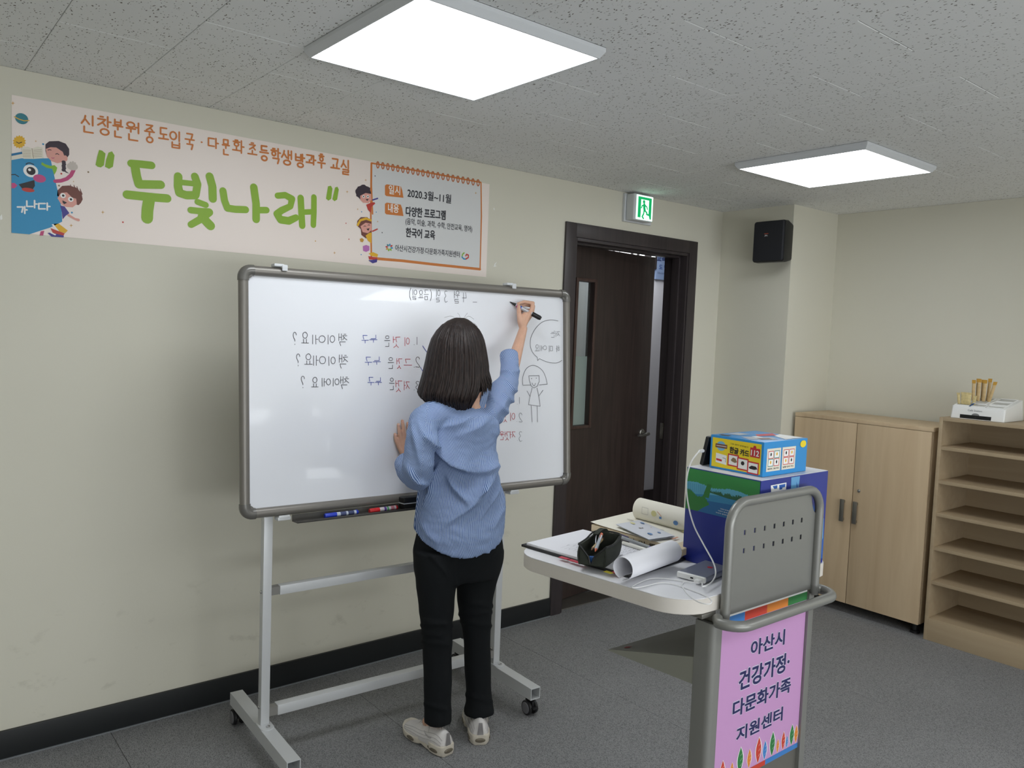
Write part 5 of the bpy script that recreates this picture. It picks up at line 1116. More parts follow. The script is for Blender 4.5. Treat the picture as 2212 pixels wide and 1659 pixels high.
for n, c, u, v_, w_, h_ in (('page_yellow', (214, 208, 150), .50, .20, .12, .12), ('page_yellow', 0, .72, .62, .10, .10), ('page_orange', (206, 140, 110), .22, .22, .10, .10), ('page_blue', (90, 130, 180), .62, .08, .08, .05), ('page_blue', 0, .30, .80, .10, .05), ('page_grey', (170, 166, 160), .40, .78, .12, .03), ('page_grey', 0, .14, .55, .08, .02), ('page_orange', 0, .80, .20, .02, .14), ('page_grey', 0, .45, .45, .16, .02)):
    AK.c(n, c or (0,0,0)).poly([bq(u, v_), bq(u+w_, v_), bq(u+w_, v_+h_), bq(u, v_+h_)])
AK.build('page_print', bk)
type_text(Plane(bkp(0, -.004, -.008), wkx, (0, 0, 1), -wky.normalized()), '나 이 름 은', (.13, .004), (.25, .004), .007, 'edge_lettering', M_DARK, bk, hgt=.0015, bold=.02)
# curled page at the far side
ca, cb_ = T(1381, 1098, 1.062), T(1492, 1126, 1.062); cax = (cb_-ca).normalized(); cs_ = V((cax.y, -cax.x, 0)); rg = []; Rr = .029
if cs_.dot(wky) > 0: cs_ = -cs_
for c in (ca, ca+cax*.26):
    rg.append([c-cs_*.012-V((0, 0, Rr))*1.0+V((0,0,-.001))]+[c+cs_*(Rr*math.sin(an))*.95-V((0, 0, Rr*math.cos(an))) for an in [math.radians(-8+250*j/24) for j in range(25)]])
n = 26; cm_ = MB()
for r_ in rg: cm_.v += r_
for k in range(1, n-1): cm_.f.append((k, k+1, n+k+1, n+k)); cm_.mi.append(0)
cp = obj('curled_page', cm_, M_BOOKP, bk, smooth=180, fixn=False); s = cp.modifiers.new('thickness', 'SOLIDIFY'); s.thickness = .0007
# marks on the curl
mk = Art(Plane(ca+cs_*(Rr+.0), cax, (0, 0, 1), cs_), .0012)
mk.c('page_grey', 0).stroke([(.035, -.004), (.035, .014), (.056, .014), (.056, -.004), (.035, -.004)], .0008); mk.c('page_blue', 0).poly([(.095, -.006), (.103, -.006), (.103, .0), (.095, .0)]); mk.c('page_orange', 0).stroke([(.088, .012), (.102, .002)], .0016); mk.c('page_yellow', 0).ell((.076, .004), .009, .008); mk.c('page_blue', 0).ell((.15, -.006), .008, .006)
mk.build('curl_print', cp)
ho = thing('picture_handout', 'folded pale grey handout with small pictures lying across the open workbook', 'paper', bkp(.4, .4, .016))
hq = [T(1330, 1133, 1.043), T(1381, 1124, 1.043), T(1457, 1158, 1.040), T(1402, 1166, 1.040)]
obj('sheet', MB().prism(hq, (0, 0, .0008)).prism([p-V((0, 0, .003))+V((.004, 0, 0)) for p in hq], (0, 0, .0008)), mat('handout_grey', (206, 208, 214), .7), ho)
hu = (hq[3]-hq[0]); hv = (hq[1]-hq[0]); PH_ = Plane(hq[0]+V((0, 0, .0008)), hu, hv, (0, 0, 1)); HL, HW = hu.length, hv.length; AH = Art(PH_, .0014)
for n, u, v_, r_ in (('page_yellow', .12, .55, .012), ('page_blue', .20, .85, .010), ('page_grey', .42, .45, .007), ('ink', .44, .52, .004), ('page_blue', .78, .35, .012), ('page_blue', .80, .70, .008), ('page_orange', .5, .8, .003)): AH.c(n, 0).ell((HL*u, HW*v_), r_*.8, r_*.5)
AH.build('picture_print', ho)
pad = thing('sticky_notes', 'pale blue round-edged note pad beside the blue carton', 'notepad', T(1466, 1190, 1.0))
kc = T(1469, 1183, 1.02); obj('pad', MB().tube([kc-V((0, 0, .018)), kc-V((0, 0, .004)), kc], [.022, .022, .0215], 24), mat('pad_white', (220, 218, 220), .6), pad); obj('top_sheet', MB().tube([kc, kc+V((0, 0, .001))], .021, 24), mat('pad_blue', (176, 190, 224), .6), pad)
# ------------------------------------------------------------------ the person writing
PHI = math.radians(20)
LAT = V((math.cos(PHI), -math.sin(PHI), 0)); FWD_ = V((math.sin(PHI), math.cos(PHI), 0)); BACK = -FWD_
M_SKIN = mat('skin', (214, 170, 146), .5, spec=.35, vary=(30, .05)); M_SKIN.node_tree.nodes['Principled BSDF'].inputs['Subsurface Weight'].default_value = .08
M_SKIN.node_tree.nodes['Principled BSDF'].inputs['Subsurface Radius'].default_value = (.01, .004, .002)
per = thing('person', 'person with shoulder-length dark hair in a striped shirt and black trousers writing on the whiteboard', 'person', (1.69, 2.36, 0))
def A3(x, y, d): return at(x, y, 1, d)
def mpp(c): return (V(c)-CAMLOC).dot(CF)/F_PX          # metres per pixel at a point
def ring(py, xl, xr, yd, ratio=.65, n=28, lat=LAT, hem=None, dz=0):
    c = A3((xl+xr)/2, py, yd); v_ = V((c.x, c.y, 0)).normalized(); p = V((v_.y, -v_.x, 0)); bk = V((lat.y, -lat.x, 0))
    w_ = (xr-xl)/2*mpp(c); a = w_/math.sqrt(lat.dot(p)**2+(ratio*bk.dot(p))**2); out = []
    for k in range(n):
        t = 2*PI*k/n; q = c+lat*(a*math.sin(t))+bk*(a*ratio*math.cos(t)); q.z = c.z+(hem(t) if hem else 0)+dz; out.append(q)
    return out
def capsule(mb, a, b, ra, rb, n=14):
    a, b = V(a), V(b); d = (b-a).normalized(); P_, R_ = [], []
    for k in range(5): t = PI/2*(k+.15)/5.15; P_.append(a-d*ra*math.cos(t)); R_.append(ra*math.sin(t))
    P_.append(a); R_.append(ra); P_.append(b); R_.append(rb)
    for k in range(4, -1, -1): t = PI/2*(k+.15)/5.15; P_.append(b+d*rb*math.cos(t)); R_.append(rb*math.sin(t))
    return mb.tube(P_, R_, n)
def chain(mb, pts, rs, n=14):
    for i in range(len(pts)-1): capsule(mb, pts[i], pts[i+1], rs[i], rs[i+1], n)
def remesh(mb, voxel, smooth, it, name='tmp'):
    me = mb.mesh(name, smooth=None); o = bpy.data.objects.new(name, me); COL.objects.link(o)
    r_ = o.modifiers.new('r', 'REMESH'); r_.mode = 'VOXEL'; r_.voxel_size = voxel; r_.adaptivity = 0
    if it: s = o.modifiers.new('s', 'SMOOTH'); s.factor = smooth; s.iterations = it
    dg = bpy.context.evaluated_depsgraph_get(); out = bpy.data.meshes.new_from_object(o.evaluated_get(dg))
    COL.objects.unlink(o); bpy.data.objects.remove(o); out.polygons.foreach_set('use_smooth', [True]*len(out.polygons)); return out
def coords(me):
    a = np.empty(len(me.vertices)*3, np.float32); me.vertices.foreach_get('co', a); return a.reshape(-1, 3)
def setco(me, a, off=V((0, 0, 0))):
    a = a-np.array(off, np.float32); me.vertices.foreach_set('co', a.astype(np.float32).ravel()); me.update()
def normals(me):
    a = np.empty(len(me.vertices)*3, np.float32); me.vertices.foreach_get('normal', a); return a.reshape(-1, 3)
def BP(x, y, o=0):
    q = PB.px(x, y); return PB.w(q.x, q.y, o)
OFFP = per.location

# ---- body: one continuous skin surface
body = MB()
HC = A3(990, 772, 2.385)                               # centre of the head
FH = V((math.sin(math.radians(24)), math.cos(math.radians(24)), .05)).normalized(); LH = FH.cross(V((0, 0, 1))).normalized(); UH = LH.cross(FH)
MH_ = Matrix((LH, FH, UH)).transposed()
def hp_(a, b_, c): return HC+LH*a+FH*b_+UH*c
body.ball(hp_(0, -.012, .025), (.074, .090, .083), 24, 16, MH_); body.ball(hp_(0, .022, -.030), (.058, .068, .078), 24, 16, MH_)
body.ball(hp_(0, .062, -.088), (.024, .022, .018), 12, 8, MH_)
capsule(body, hp_(0, .088, .002), hp_(0, .104, -.030), .007, .011); body.ball(hp_(0, .100, -.036), (.017, .010, .008), 10, 8, MH_)     # nose
body.ball(hp_(0, .088, -.062), (.024, .010, .005), 12, 8, MH_); body.ball(hp_(0, .087, -.070), (.020, .010, .006), 12, 8, MH_)        # lips
for s in (-1, 1):
    body.ball(hp_(s*.074, -.004, -.022), (.008, .018, .030), 12, 8, MH_); body.ball(hp_(s*.036, .066, -.040), (.024, .020, .024), 10, 8, MH_)   # ears, cheeks
    capsule(body, hp_(s*.018, .086, .020), hp_(s*.046, .076, .018), .006, .005)                                                         # brow
NB = A3(1004, 868, 2.345)
chain(body, [hp_(0, -.02, -.05), NB], [.052, .056]); chain(body, [NB, A3(1000, 900, 2.345)], [.058, .09])
SR, SL = A3(1054, 886, 2.325), A3(915, 905, 2.345)
chain(body, [SL, NB+V((0, 0, -.02)), SR], [.038, .050, .026])
chain(body, [A3(1018, 838, 2.352), A3(1026, 868, 2.345), A3(1032, 888, 2.34)], [.036, .032, .028])
tor = [ring(p, a, b, y_, .62) for p, a, b, y_ in ((905, 925, 1055, 2.345), (960, 925, 1052, 2.345), (1040, 935, 1045, 2.35), (1100, 930, 1050, 2.355), (1155, 925, 1058, 2.36))]
body.loft(tor)
WRR = BP(1111, 712, .062); ELR = A3(1097, 826, 2.42)
chain(body, [SR, ELR], [.030, .028]); chain(body, [ELR, ELR.lerp(WRR, .35), ELR.lerp(WRR, .8), WRR], [.030, .0275, .0205, .0175])
WRL = BP(869, 992, .035); ELL = A3(894, 1034, 2.38)
chain(body, [SL, ELL], [.044, .035]); chain(body, [ELL, ELL.lerp(WRL, .4), WRL], [.034, .029, .0185])
HL_, HR_ = A3(948, 1190, 2.365), A3(1034, 1185, 2.365)
AL, AR = A3(946, 1556, 2.34), A3(1034, 1532, 2.345)
KL, KR = A3(945, 1365, 2.35), A3(1030, 1345, 2.36)
for h, k, a, fd in ((HL_, KL, AL, V((-.02, .10, -.045))), (HR_, KR, AR, V((.036, .095, -.045)))): chain(body, [h, k, a], [.060, .042, .024]); capsule(body, a, a+fd*.55, .022, .018)
# left hand flat against the board, fingers up
PLm = [BP(*p) for p in ((858, 964, .012), (863, 952, .013), (869.5, 948, .013), (876.5, 950, .013))]
for i, k in enumerate(PLm):
    capsule(body, WRL.lerp(BP(867+2.2*i, 984, .022), .8), k, .0115, .0085, 10)
for k, mids in zip(PLm, (((852.5, 951, .012), (850.8, 938, .009)), ((859, 934, .014), (858, 917, .009)), ((868, 928, .015), (866.5, 909, .009)), ((878.5, 932, .015), (878, 914, .009)))):
    chain(body, [k]+[BP(*m) for m in mids], [.0081, .0074, .0063], 10)
chain(body, [WRL, BP(880, 975, .022), BP(888, 960, .014), BP(891, 949, .010)], [.014, .013, .010, .0075], 10)
# right hand closed on the marker
KN = [BP(1129, 671, .062), BP(1134, 676, .050), BP(1134, 684, .037), BP(1130, 692, .026)]
for i, k in enumerate(KN): capsule(body, WRR.lerp(BP(1112+1.5*i, 703-1*i, .060-.007*i), .8), k, .0145-.001*i, .0095, 10)
for p_, q_ in ((BP(1112, 700, .058), BP(1124, 680, .056)), (BP(1112, 698, .050), BP(1128, 684, .040)), (BP(1108, 694, .060), BP(1116, 682, .056))): capsule(body, p_, q_, .0155, .0125, 10)
FG = [[(1133, 657, .058), (1120, 653.5, .040), (1111, 657, .026)], [(1139, 663, .042), (1127, 659, .026), (1116, 663, .018)], [(1138, 672, .028), (1126, 670, .014), (1118, 674, .014)], [(1133, 683, .015), (1123, 681, .010), (1117, 684, .014)]]
for k, f in zip(KN, FG): chain(body, [k]+[BP(*m) for m in f], [.0090, .0082, .0074, .0062], 10)
chain(body, [WRR, BP(1105, 697, .064), BP(1103.5, 681, .058), BP(1107, 670, .044), BP(1110, 662, .034)], [.016, .0145, .0105, .0092, .0072], 10)
bmesh_ = remesh(body, .0030, .5, 2, 'body')
setco(bmesh_, coords(bmesh_), OFFP)
bo = link('body', bmesh_, M_SKIN, per)
M_NAIL = mat('nail', (222, 176, 162), .3)
for x, y in ((850.8, 938), (858, 917), (866.5, 909), (878, 914)):
    c = BP(x, y+2, .0155); obj('fingernail', MB().ball(c, (.0036, .0052, .0011), 10, 6, WM), M_NAIL, bo)
M_EYE = mat('eye_white', (225, 222, 218), .25); M_IRIS = mat('iris', (44, 30, 24), .2)
for s in (-1, 1):
    e = obj('eye', MB().ball(hp_(s*.031, .0765, .004), (.0125, .0105, .0075), 16, 10, MH_), M_EYE, bo)
    obj('eyebrow', MB().tube(catmull([hp_(s*.016, .0935, .024), hp_(s*.032, .088, .029), hp_(s*.050, .076, .024)], 4), .0026, 6), mat('brow_hair', (40, 30, 28), .8) if s < 0 else bpy.data.materials['brow_hair'], bo)
    obj('iris', MB().ball(hp_(s*.031, .0845, .004), (.0055, .003, .0055), 14, 8, MH_), M_IRIS, bo)
obj('lips', MB().ball(hp_(0, .0965, -.062), (.020, .0035, .0035), 14, 8, MH_).ball(hp_(0, .0955, -.069), (.017, .0035, .0045), 14, 8, MH_), mat('lip', (176, 104, 98), .4), bo)

# ---- trousers
tr_ = MB(); TL = dict(n=26)
tr_.loft([ring(p, a, b, 2.352, .60) for p, a, b in ((1095, 925, 1060), (1120, 918, 1070), (1150, 900, 1084), (1185, 893, 1090), (1225, 895, 1083), (1245, 898, 1080))])
def leg(rows, yd, rat=.95): tr_.loft([ring(p, a, b, yd, rat, 22) for p, a, b in rows])
leg(((1185, 893, 990), (1215, 894, 990), (1250, 897, 988), (1285, 901, 984), (1320, 905, 981), (1350, 910, 978), (1372, 911, 978), (1400, 913, 977), (1450, 914, 977), (1500, 915, 976), (1530, 916, 976), (1551, 915, 976), (1560, 916, 976)), 2.345)
leg(((1185, 985, 1090), (1205, 984, 1088), (1235, 984, 1082), (1262, 986, 1073), (1290, 987, 1067), (1320, 990, 1062), (1350, 996, 1061), (1390, 1001, 1060), (1440, 1003, 1061), (1490, 1007, 1062), (1515, 1006, 1064), (1532, 1001, 1068), (1539, 1001, 1069)), 2.345, .9)
tm = remesh(tr_, .008, .5, 4, 'trousers'); c_ = coords(tm); n_ = normals(tm)
cr_ = [(902, 1352, 960, 1345), (905, 1366, 955, 1372), (915, 1340, 976, 1352), (990, 1328, 1060, 1322), (996, 1342, 1060, 1352), (1000, 1300, 1066, 1310), (910, 1386, 970, 1392), (930, 1200, 985, 1262), (1070, 1190, 990, 1262), (920, 1520, 970, 1535), (1010, 1500, 1060, 1515)]
for i in range(len(c_)):
    x, y = pix(c_[i]); dsp = 0
    for ax_, ay_, bx_, by_ in cr_:
        L2 = (bx_-ax_)**2+(by_-ay_)**2; t = max(0, min(1, ((x-ax_)*(bx_-ax_)+(y-ay_)*(by_-ay_))/L2)); d = math.hypot(x-ax_-t*(bx_-ax_), y-ay_-t*(by_-ay_)); dsp += .005*math.exp(-(d/4.5)**2)
    dsp += .003*mnoise.noise(V(c_[i])*14)
    c_[i] += n_[i]*dsp
setco(tm, c_, OFFP)
trs = link('trousers', tm, mat('trouser_black', (17, 20, 23), .85, spec=.25, bump=(500, .2, .0006)), per)
fr = MB(); random.seed(11)
for rws in ((1560, 916, 976, 2.345, .95), (1539, 1001, 1069, 2.345, .9)):
    R_ = ring(*rws[:5], n=70)
    for p in R_:
        if random.random() < .6: l = .002+.014*random.random()**3; fr.tube([p+V((0, 0, .008))-(p-sum(R_, V())/70)*.06, p+V((random.uniform(-.004, .004), random.uniform(-.004, .004), -l))-(p-sum(R_, V())/70)*.05], [.0007, .0003], 4)
obj('frayed_hem', fr, bpy.data.materials['trouser_black'], trs, kind='stuff')

# ---- shirt
shm = MB()
def hemz(t): return -.082*max(0, math.cos(t))**1.25
rows_s = [(1139, 895, 1091, 2.338, .76, hemz), (1122, 895, 1091, 2.338, .76, lambda t: hemz(t)*.6), (1100, 898, 1088, 2.340, .74, lambda t: hemz(t)*.25), (1072, 903, 1085, 2.342, .70, None), (1040, 908, 1080, 2.345, .66, None), (1000, 908, 1075, 2.345, .66, None), (965, 902, 1073, 2.345, .64, None), (935, 896, 1076, 2.345, .60, None), (912, 896, 1078, 2.342, .56, None), (893, 900, 1062, 2.342, .52, None), (877, 918, 1034, 2.345, .52, None), (863, 938, 1016, 2.348, .55, None)]
shm.loft([ring(p, a, b, y_, r_, 36, hem=h) for p, a, b, y_, r_, h in rows_s])
chain(shm, [A3(916, 908, 2.33), A3(908, 950, 2.31), A3(902, 1000, 2.31), A3(900, 1024, 2.335)], [.048, .050, .053, .052]); chain(shm, [A3(900, 1024, 2.335), A3(886, 1014, 2.42), A3(877, 1002, 2.485)], [.054, .050, .040])
chain(shm, [A3(1048, 900, 2.33), A3(1066, 874, 2.345), A3(1083, 848, 2.38), A3(1099, 824, 2.42), A3(1101, 795, 2.45), A3(1100, 772, 2.478)], [.052, .054, .048, .041, .035, .034])
chain(shm, [A3(1060, 896, 2.33), A3(1064, 874, 2.33)], [.044, .040])
chain(shm, [A3(915, 910, 2.34), A3(955, 892, 2.345)], [.052, .060])
sm_ = remesh(shm, .0052, .5, 5, 'shirt'); c_ = coords(sm_); n_ = normals(sm_)
def Z4(*pts): return [(840+x*.205, 860+y*.205) for x, y in pts]
CR_ = [ # polyline, amplitude, width on the lit side, width on the shaded side
 (Z4((350,400),(520,560),(650,690),(800,765),(930,790)), .020, 24, 3.2), (Z4((900,790),(1010,750),(1120,680)), .010, 14, 8),
 (Z4((560,650),(480,800),(450,980),(350,1190)), .016, 14, 4), (Z4((1135,560),(1110,720),(1050,860),(960,1010),(850,1150),(560,1380)), .017, 3.5, 22),
 (Z4((600,790),(680,960),(850,1160)), .012, 12, 3.5), (Z4((1000,800),(960,1060),(700,1300)), .009, 8, 3), (Z4((1150,800),(1120,1000),(950,1300)), .010, 3.5, 12),
 (Z4((1180,900),(1190,1150),(1080,1420)), .006, 9, 6), (Z4((300,1250),(420,1440),(560,1560)), .006, 9, 6), (Z4((300,180),(340,340),(430,470)), .005, 4, 10),
 (Z4((240,230),(280,450),(330,720)), .007, 7, 6), (Z4((190,700),(300,850),(420,900)), .012, 4, 12), (Z4((410,330),(380,480),(300,470)), .002, 5, 5), (Z4((520,340),(510,430),(560,560)), .003, 8, 5),
 (Z4((900,180),(760,260),(520,320)), .006, 8, 4), (Z4((1130,60),(960,300),(700,420)), .005, 12, 8), (Z4((1250,100),(1180,300),(1120,420)), .006, 9, 7), (Z4((1240,0),(1100,200)), .006, 8, 6),
 ([(1120,872),(1100,900),(1084,940)], .007, 6, 8), ([(1082,800),(1102,808),(1122,800)], .008, 5, 5), ([(1088,820),(1108,842),(1122,845)], .006, 6, 5), ([(1080,850),(1098,862),(1116,870)], .007, 7, 5), ([(1068,862),(1085,885),(1100,892)], .005, 6, 5)]
stripe = np.zeros(len(c_), np.float32)
axisL = (A3(898, 1000, 2.35)-A3(915, 908, 2.34)).normalized(); fl = (A3(877, 1002, 2.485)-A3(896, 1026, 2.375)).normalized(); ar_ = (A3(1101, 822, 2.42)-A3(1076, 872, 2.35)).normalized()
view = V((1.66, 2.345, 0)).normalized(); vp = V((view.y, -view.x, 0))
cmid = V((1.69, 2.36, 1.1))
for i in range(len(c_)):
    p = V(c_[i]); nn = V(n_[i]); x, y = pix(p); d_ = 0; facing = nn.dot(view) < .25
    if facing:
        for pts, A, wl_, ws_ in CR_:
            best = 1e9; sg = 1; tt = 0; L = len(pts)-1
            for k in range(L):
                ax_, ay_ = pts[k]; bx_, by_ = pts[k+1]; ex, ey = bx_-ax_, by_-ay_; t = max(0, min(1, ((x-ax_)*ex+(y-ay_)*ey)/(ex*ex+ey*ey)))
                dx, dy = x-ax_-t*ex, y-ay_-t*ey; dd = math.hypot(dx, dy)
                if dd < best: best = dd; sg = ex*dy-ey*dx; tt = (k+t)/L
            w_ = wl_ if sg < 0 else ws_
            d_ += 1.9*A*math.exp(-(best/w_)**1.5)*min(1, .04+4*tt*(1-tt))
    d_ += .0050*mnoise.noise(p*9+V((3, 1, 7)))+.0030*abs(mnoise.noise(V((p.x*22, p.y*22, p.z*34))))+.0016*mnoise.noise(p*48)
    c_[i] += n_[i]*d_
    # which cloth panel the point belongs to
    u = (p-cmid).dot(LAT)
    if x < 905 and y < 1062 and p.z > .93 or (x < 925 and y < 1050 and x < 905+(1062-y)*.1): stripe[i] = (p-cmid).dot(vp)*.80+p.z*.45+.0
    elif x > 1066 and y < 905-(x-1066)*.2 or y < 860 and x > 1060: stripe[i] = p.z*.75+(p-cmid).dot(vp)*.8
    elif y < 905+(x-985)*-.05 and y < 926: stripe[i] = p.z*.95-u*.25
    else: stripe[i] = u-.10*(p.z-1.0)+.012*math.sin(p.z*14)
setco(sm_, c_, OFFP)
at_ = sm_.attributes.new('stripe', 'FLOAT', 'POINT'); at_.data.foreach_set('value', stripe)
def shirt_nodes(nt, b):
    L = nt.links; a = nt.nodes.new('ShaderNodeAttribute'); a.attribute_name = 'stripe'
    m1 = nt.nodes.new('ShaderNodeMath'); m1.operation = 'MULTIPLY'; m1.inputs[1].default_value = 2*PI/.0036; L.new(a.outputs['Fac'], m1.inputs[0])
    m2 = nt.nodes.new('ShaderNodeMath'); m2.operation = 'SINE'; L.new(m1.outputs[0], m2.inputs[0])
    r = nt.nodes.new('ShaderNodeMapRange'); r.inputs[1].default_value = -.45; r.inputs[2].default_value = .45; L.new(m2.outputs[0], r.inputs[0])
    mx = nt.nodes.new('ShaderNodeMix'); mx.data_type = 'RGBA'; mx.inputs[6].default_value = (*srgb(74, 102, 156), 1); mx.inputs[7].default_value = (*srgb(172, 190, 220), 1)
    L.new(r.outputs[0], mx.inputs[0]); L.new(mx.outputs[2], b.inputs['Base Color']); b.inputs['Roughness'].default_value = .8; b.inputs['Specular IOR Level'].default_value = .25
    tc = nt.nodes.new('ShaderNodeTexCoord'); n = nt.nodes.new('ShaderNodeTexNoise'); n.inputs['Scale'].default_value = 95; n.inputs['Detail'].default_value = 3; L.new(tc.outputs['Object'], n.inputs['Vector'])
    bp = nt.nodes.new('ShaderNodeBump'); bp.inputs['Strength'].default_value = .55; bp.inputs['Distance'].default_value = .003; L.new(n.outputs['Fac'], bp.inputs['Height']); L.new(bp.outputs[0], b.inputs['Normal'])
M_SHIRT = nodes_mat('shirt_blue_stripe', shirt_nodes)
shirt = link('shirt', sm_, M_SHIRT, per)
def cuff(a, b_, ra, rb, name='cuff'):
    a, b_ = V(a), V(b_); d = b_-a; mb = MB(); R_ = []
    prof = [(0, ra), (.1, ra+.002), (.9, rb+.002), (1, rb), (1, rb-.004), (.3, ra-.004)]
    o = mb.tube([a+d*t for t, _ in prof], [r_ for _, r_ in prof], 28, cap=False)
    for i, v_ in enumerate(mb.v): mb.v[i] = v_+V((mnoise.noise(v_*40), mnoise.noise(v_*40+V((5,0,0))), 0))*.003
    ob = obj(name, mb, M_SHIRT, shirt, smooth=80); me = ob.data; at2 = me.attributes.new('stripe', 'FLOAT', 'POINT')
    q = vp+V((0, 0, .3))
    at2.data.foreach_set('value', [(v_.co+OFFP-a).dot(q) for v_ in me.vertices]); return ob
cuff(A3(1101.5, 794, 2.452), A3(1099.5, 764, 2.486), .0335, .0345)
cuff(A3(888, 1018, 2.43), A3(872, 999, 2.505), .043, .036)
# collar edge folded back where it gapes at the nape
inn = [A3(x, y, d_) for x, y, d_ in ((1046, 832, 2.33), (1043, 845, 2.315), (1039, 860, 2.305), (1034, 875, 2.298), (1029, 888, 2.292), (1018, 895, 2.288), (1000, 899, 2.287))]
out_ = [A3(x, y, d_) for x, y, d_ in ((1056, 832, 2.335), (1055, 847, 2.318), (1051, 864, 2.305), (1046, 881, 2.295), (1038, 896, 2.290), (1022, 906, 2.287), (1002, 910, 2.287))]
inn, out_ = catmull(inn, 4), catmull(out_, 4); cb = MB(); cb.v = [p for q in zip(inn, out_) for p in q]
for k in range(len(inn)-1): cb.f.append((2*k, 2*k+1, 2*k+3, 2*k+2)); cb.mi.append(0)
ob = obj('collar', cb, M_SHIRT, shirt, smooth=80, fixn=False); at2 = ob.data.attributes.new('stripe', 'FLOAT', 'POINT'); at2.data.foreach_set('value', [(v_.co.x*.8-v_.co.z*.3) for v_ in ob.data.vertices])
s = ob.modifiers.new('thickness', 'SOLIDIFY'); s.thickness = .004; s.offset = 0

# ---- hair
def hair_nodes(nt, b):
    L = nt.links; tc = nt.nodes.new('ShaderNodeTexCoord'); mp = nt.nodes.new('ShaderNodeMapping'); mp.inputs['Scale'].default_value = (1, 1, .05); L.new(tc.outputs['Object'], mp.inputs[0])
    n = nt.nodes.new('ShaderNodeTexNoise'); n.inputs['Scale'].default_value = 220; n.inputs['Detail'].default_value = 3; L.new(mp.outputs[0], n.inputs['Vector'])
    r = nt.nodes.new('ShaderNodeValToRGB'); L.new(n.outputs['Fac'], r.inputs[0]); r.color_ramp.elements[0].color = (*srgb(26, 21, 21), 1); r.color_ramp.elements[1].color = (*srgb(54, 43, 40), 1); r.color_ramp.elements[0].position = .35; r.color_ramp.elements[1].position = .7
    L.new(r.outputs[0], b.inputs['Base Color']); b.inputs['Roughness'].default_value = .46; b.inputs['Specular IOR Level'].default_value = .3
    bp = nt.nodes.new('ShaderNodeBump'); bp.inputs['Strength'].default_value = .4; bp.inputs['Distance'].default_value = .002; L.new(n.outputs['Fac'], bp.inputs['Height']); L.new(bp.outputs[0], b.inputs['Normal'])
M_HAIR = nodes_mat('dark_hair', hair_nodes)
HROW = [(689, 986, 1000), (691, 979, 1009), (696, 967, 1018), (704, 956, 1027), (716, 946, 1035), (735, 936, 1042), (760, 928, 1047), (785, 923, 1051), (810, 917, 1053), (830, 911, 1054), (848, 905, 1050), (862, 905, 1044), (876, 922, 1036), (892, 938, 1030)]
LATH = LH
def hrow(py):
    for i in range(len(HROW)-1):
        if HROW[i][0] <= py <= HROW[i+1][0]:
            t = (py-HROW[i][0])/(HROW[i+1][0]-HROW[i][0]); return [HROW[i][k]+(HROW[i+1][k]-HROW[i][k])*t for k in (1, 2)]
    return HROW[0][1:] if py < HROW[0][0] else HROW[-1][1:]
YH = 2.375
def hpt(py, th, out=0):
    xl, xr = hrow(py); c = A3((xl+xr)/2, py, YH-(py-690)*.00012); v_ = V((c.x, c.y, 0)).normalized(); p = V((v_.y, -v_.x, 0)); bk = V((LATH.y, -LATH.x, 0)); rt = .98-.0016*max(0, py-760)
    w_ = (xr-xl)/2*mpp(c); a = w_/math.sqrt(LATH.dot(p)**2+(rt*bk.dot(p))**2)+out
    return c+LATH*(a*math.sin(th))+bk*(a*rt*math.cos(th))
def hend(th):
    d = math.degrees(th)
    tb = ((-150, 860), (-100, 864), (-70, 872), (-48, 872), (-38, 866), (-30, 868), (-24, 884), (-5, 896), (8, 900), (24, 896), (33, 884), (42, 846), (70, 836), (95, 836), (150, 850))
    for (a, va), (b_, vb) in zip(tb, tb[1:]):
        if a <= d <= b_: return va+(vb-va)*(d-a)/(b_-a)
    return 860
hs = MB(); nT = 60; T0, T1 = math.radians(-148), math.radians(148)
# shell: open towards the face
rowsh = [690, 692, 697, 706, 720, 740, 765, 790, 812, 832, 845]
for py in rowsh:
    for k in range(nT+1):
        th = T0+(T1-T0)*k/nT
        if py < 725: th *= 1+.21*(725-py)/35          # the crown closes over the forehead
        hs.v.append(hpt(min(py, hend(th)-4), th, -.004))
for j in range(len(rowsh)-1):
    for k in range(nT): a = j*(nT+1)+k; hs.f.append((a, a+1, a+nT+2, a+nT+1)); hs.mi.append(0)
hs.f.append(tuple(range(nT, -1, -1))); hs.mi.append(0)
hair = obj('hair', hs, M_HAIR, per, smooth=180, fixn=False); s = hair.modifiers.new('thickness', 'SOLIDIFY'); s.thickness = .006
lk = MB(); random.seed(21)
for i in range(620):
    th = T0+(T1-T0)*((i*0.618034) % 1); o_ = random.uniform(-.003, .0035); e = hend(th)+random.uniform(-18, 5)+3*math.sin(th*11)+2*math.sin(th*23+1); w0 = random.uniform(.004, .0075); st_ = random.choice([690, 691, 694, 700, 715, 740, 770]) if i % 3 else 690
    drift = random.uniform(-.05, .05); P_ = []; R_ = []; ph = random.uniform(0, 6)
    part = -.35*(1 if th > -.25 else -1)
    for k in range(13):
        t = k/12; py = st_+(e-st_)*t
        tt_ = th+drift*t+.02*math.sin(5*t+ph)+(-.10*(1-t)**2 if st_ < 700 else 0)
        o2 = o_*min(1, t*3+.15)
        d = math.degrees(th)
        if t > .8 and d > 40: o2 += (t-.8)*.07
        if t > .85: o2 -= (t-.85)*.06*(1 if d < 40 else 0)
        if k == 0 and st_ < 700: P_.append(A3(995, 690.6, YH-.004).lerp(hpt(690.5, tt_, .001), .35)+V((0, 0, .0008))); R_.append(w0*.3)
        P_.append(hpt(max(py, 690.5), tt_, o2)); R_.append(w0*(.35+.65*min(1, t*4))*(1 if t < .7 else max(.08, 1-(t-.7)/.3*.92)))
    lk.tube(P_, R_, 5)
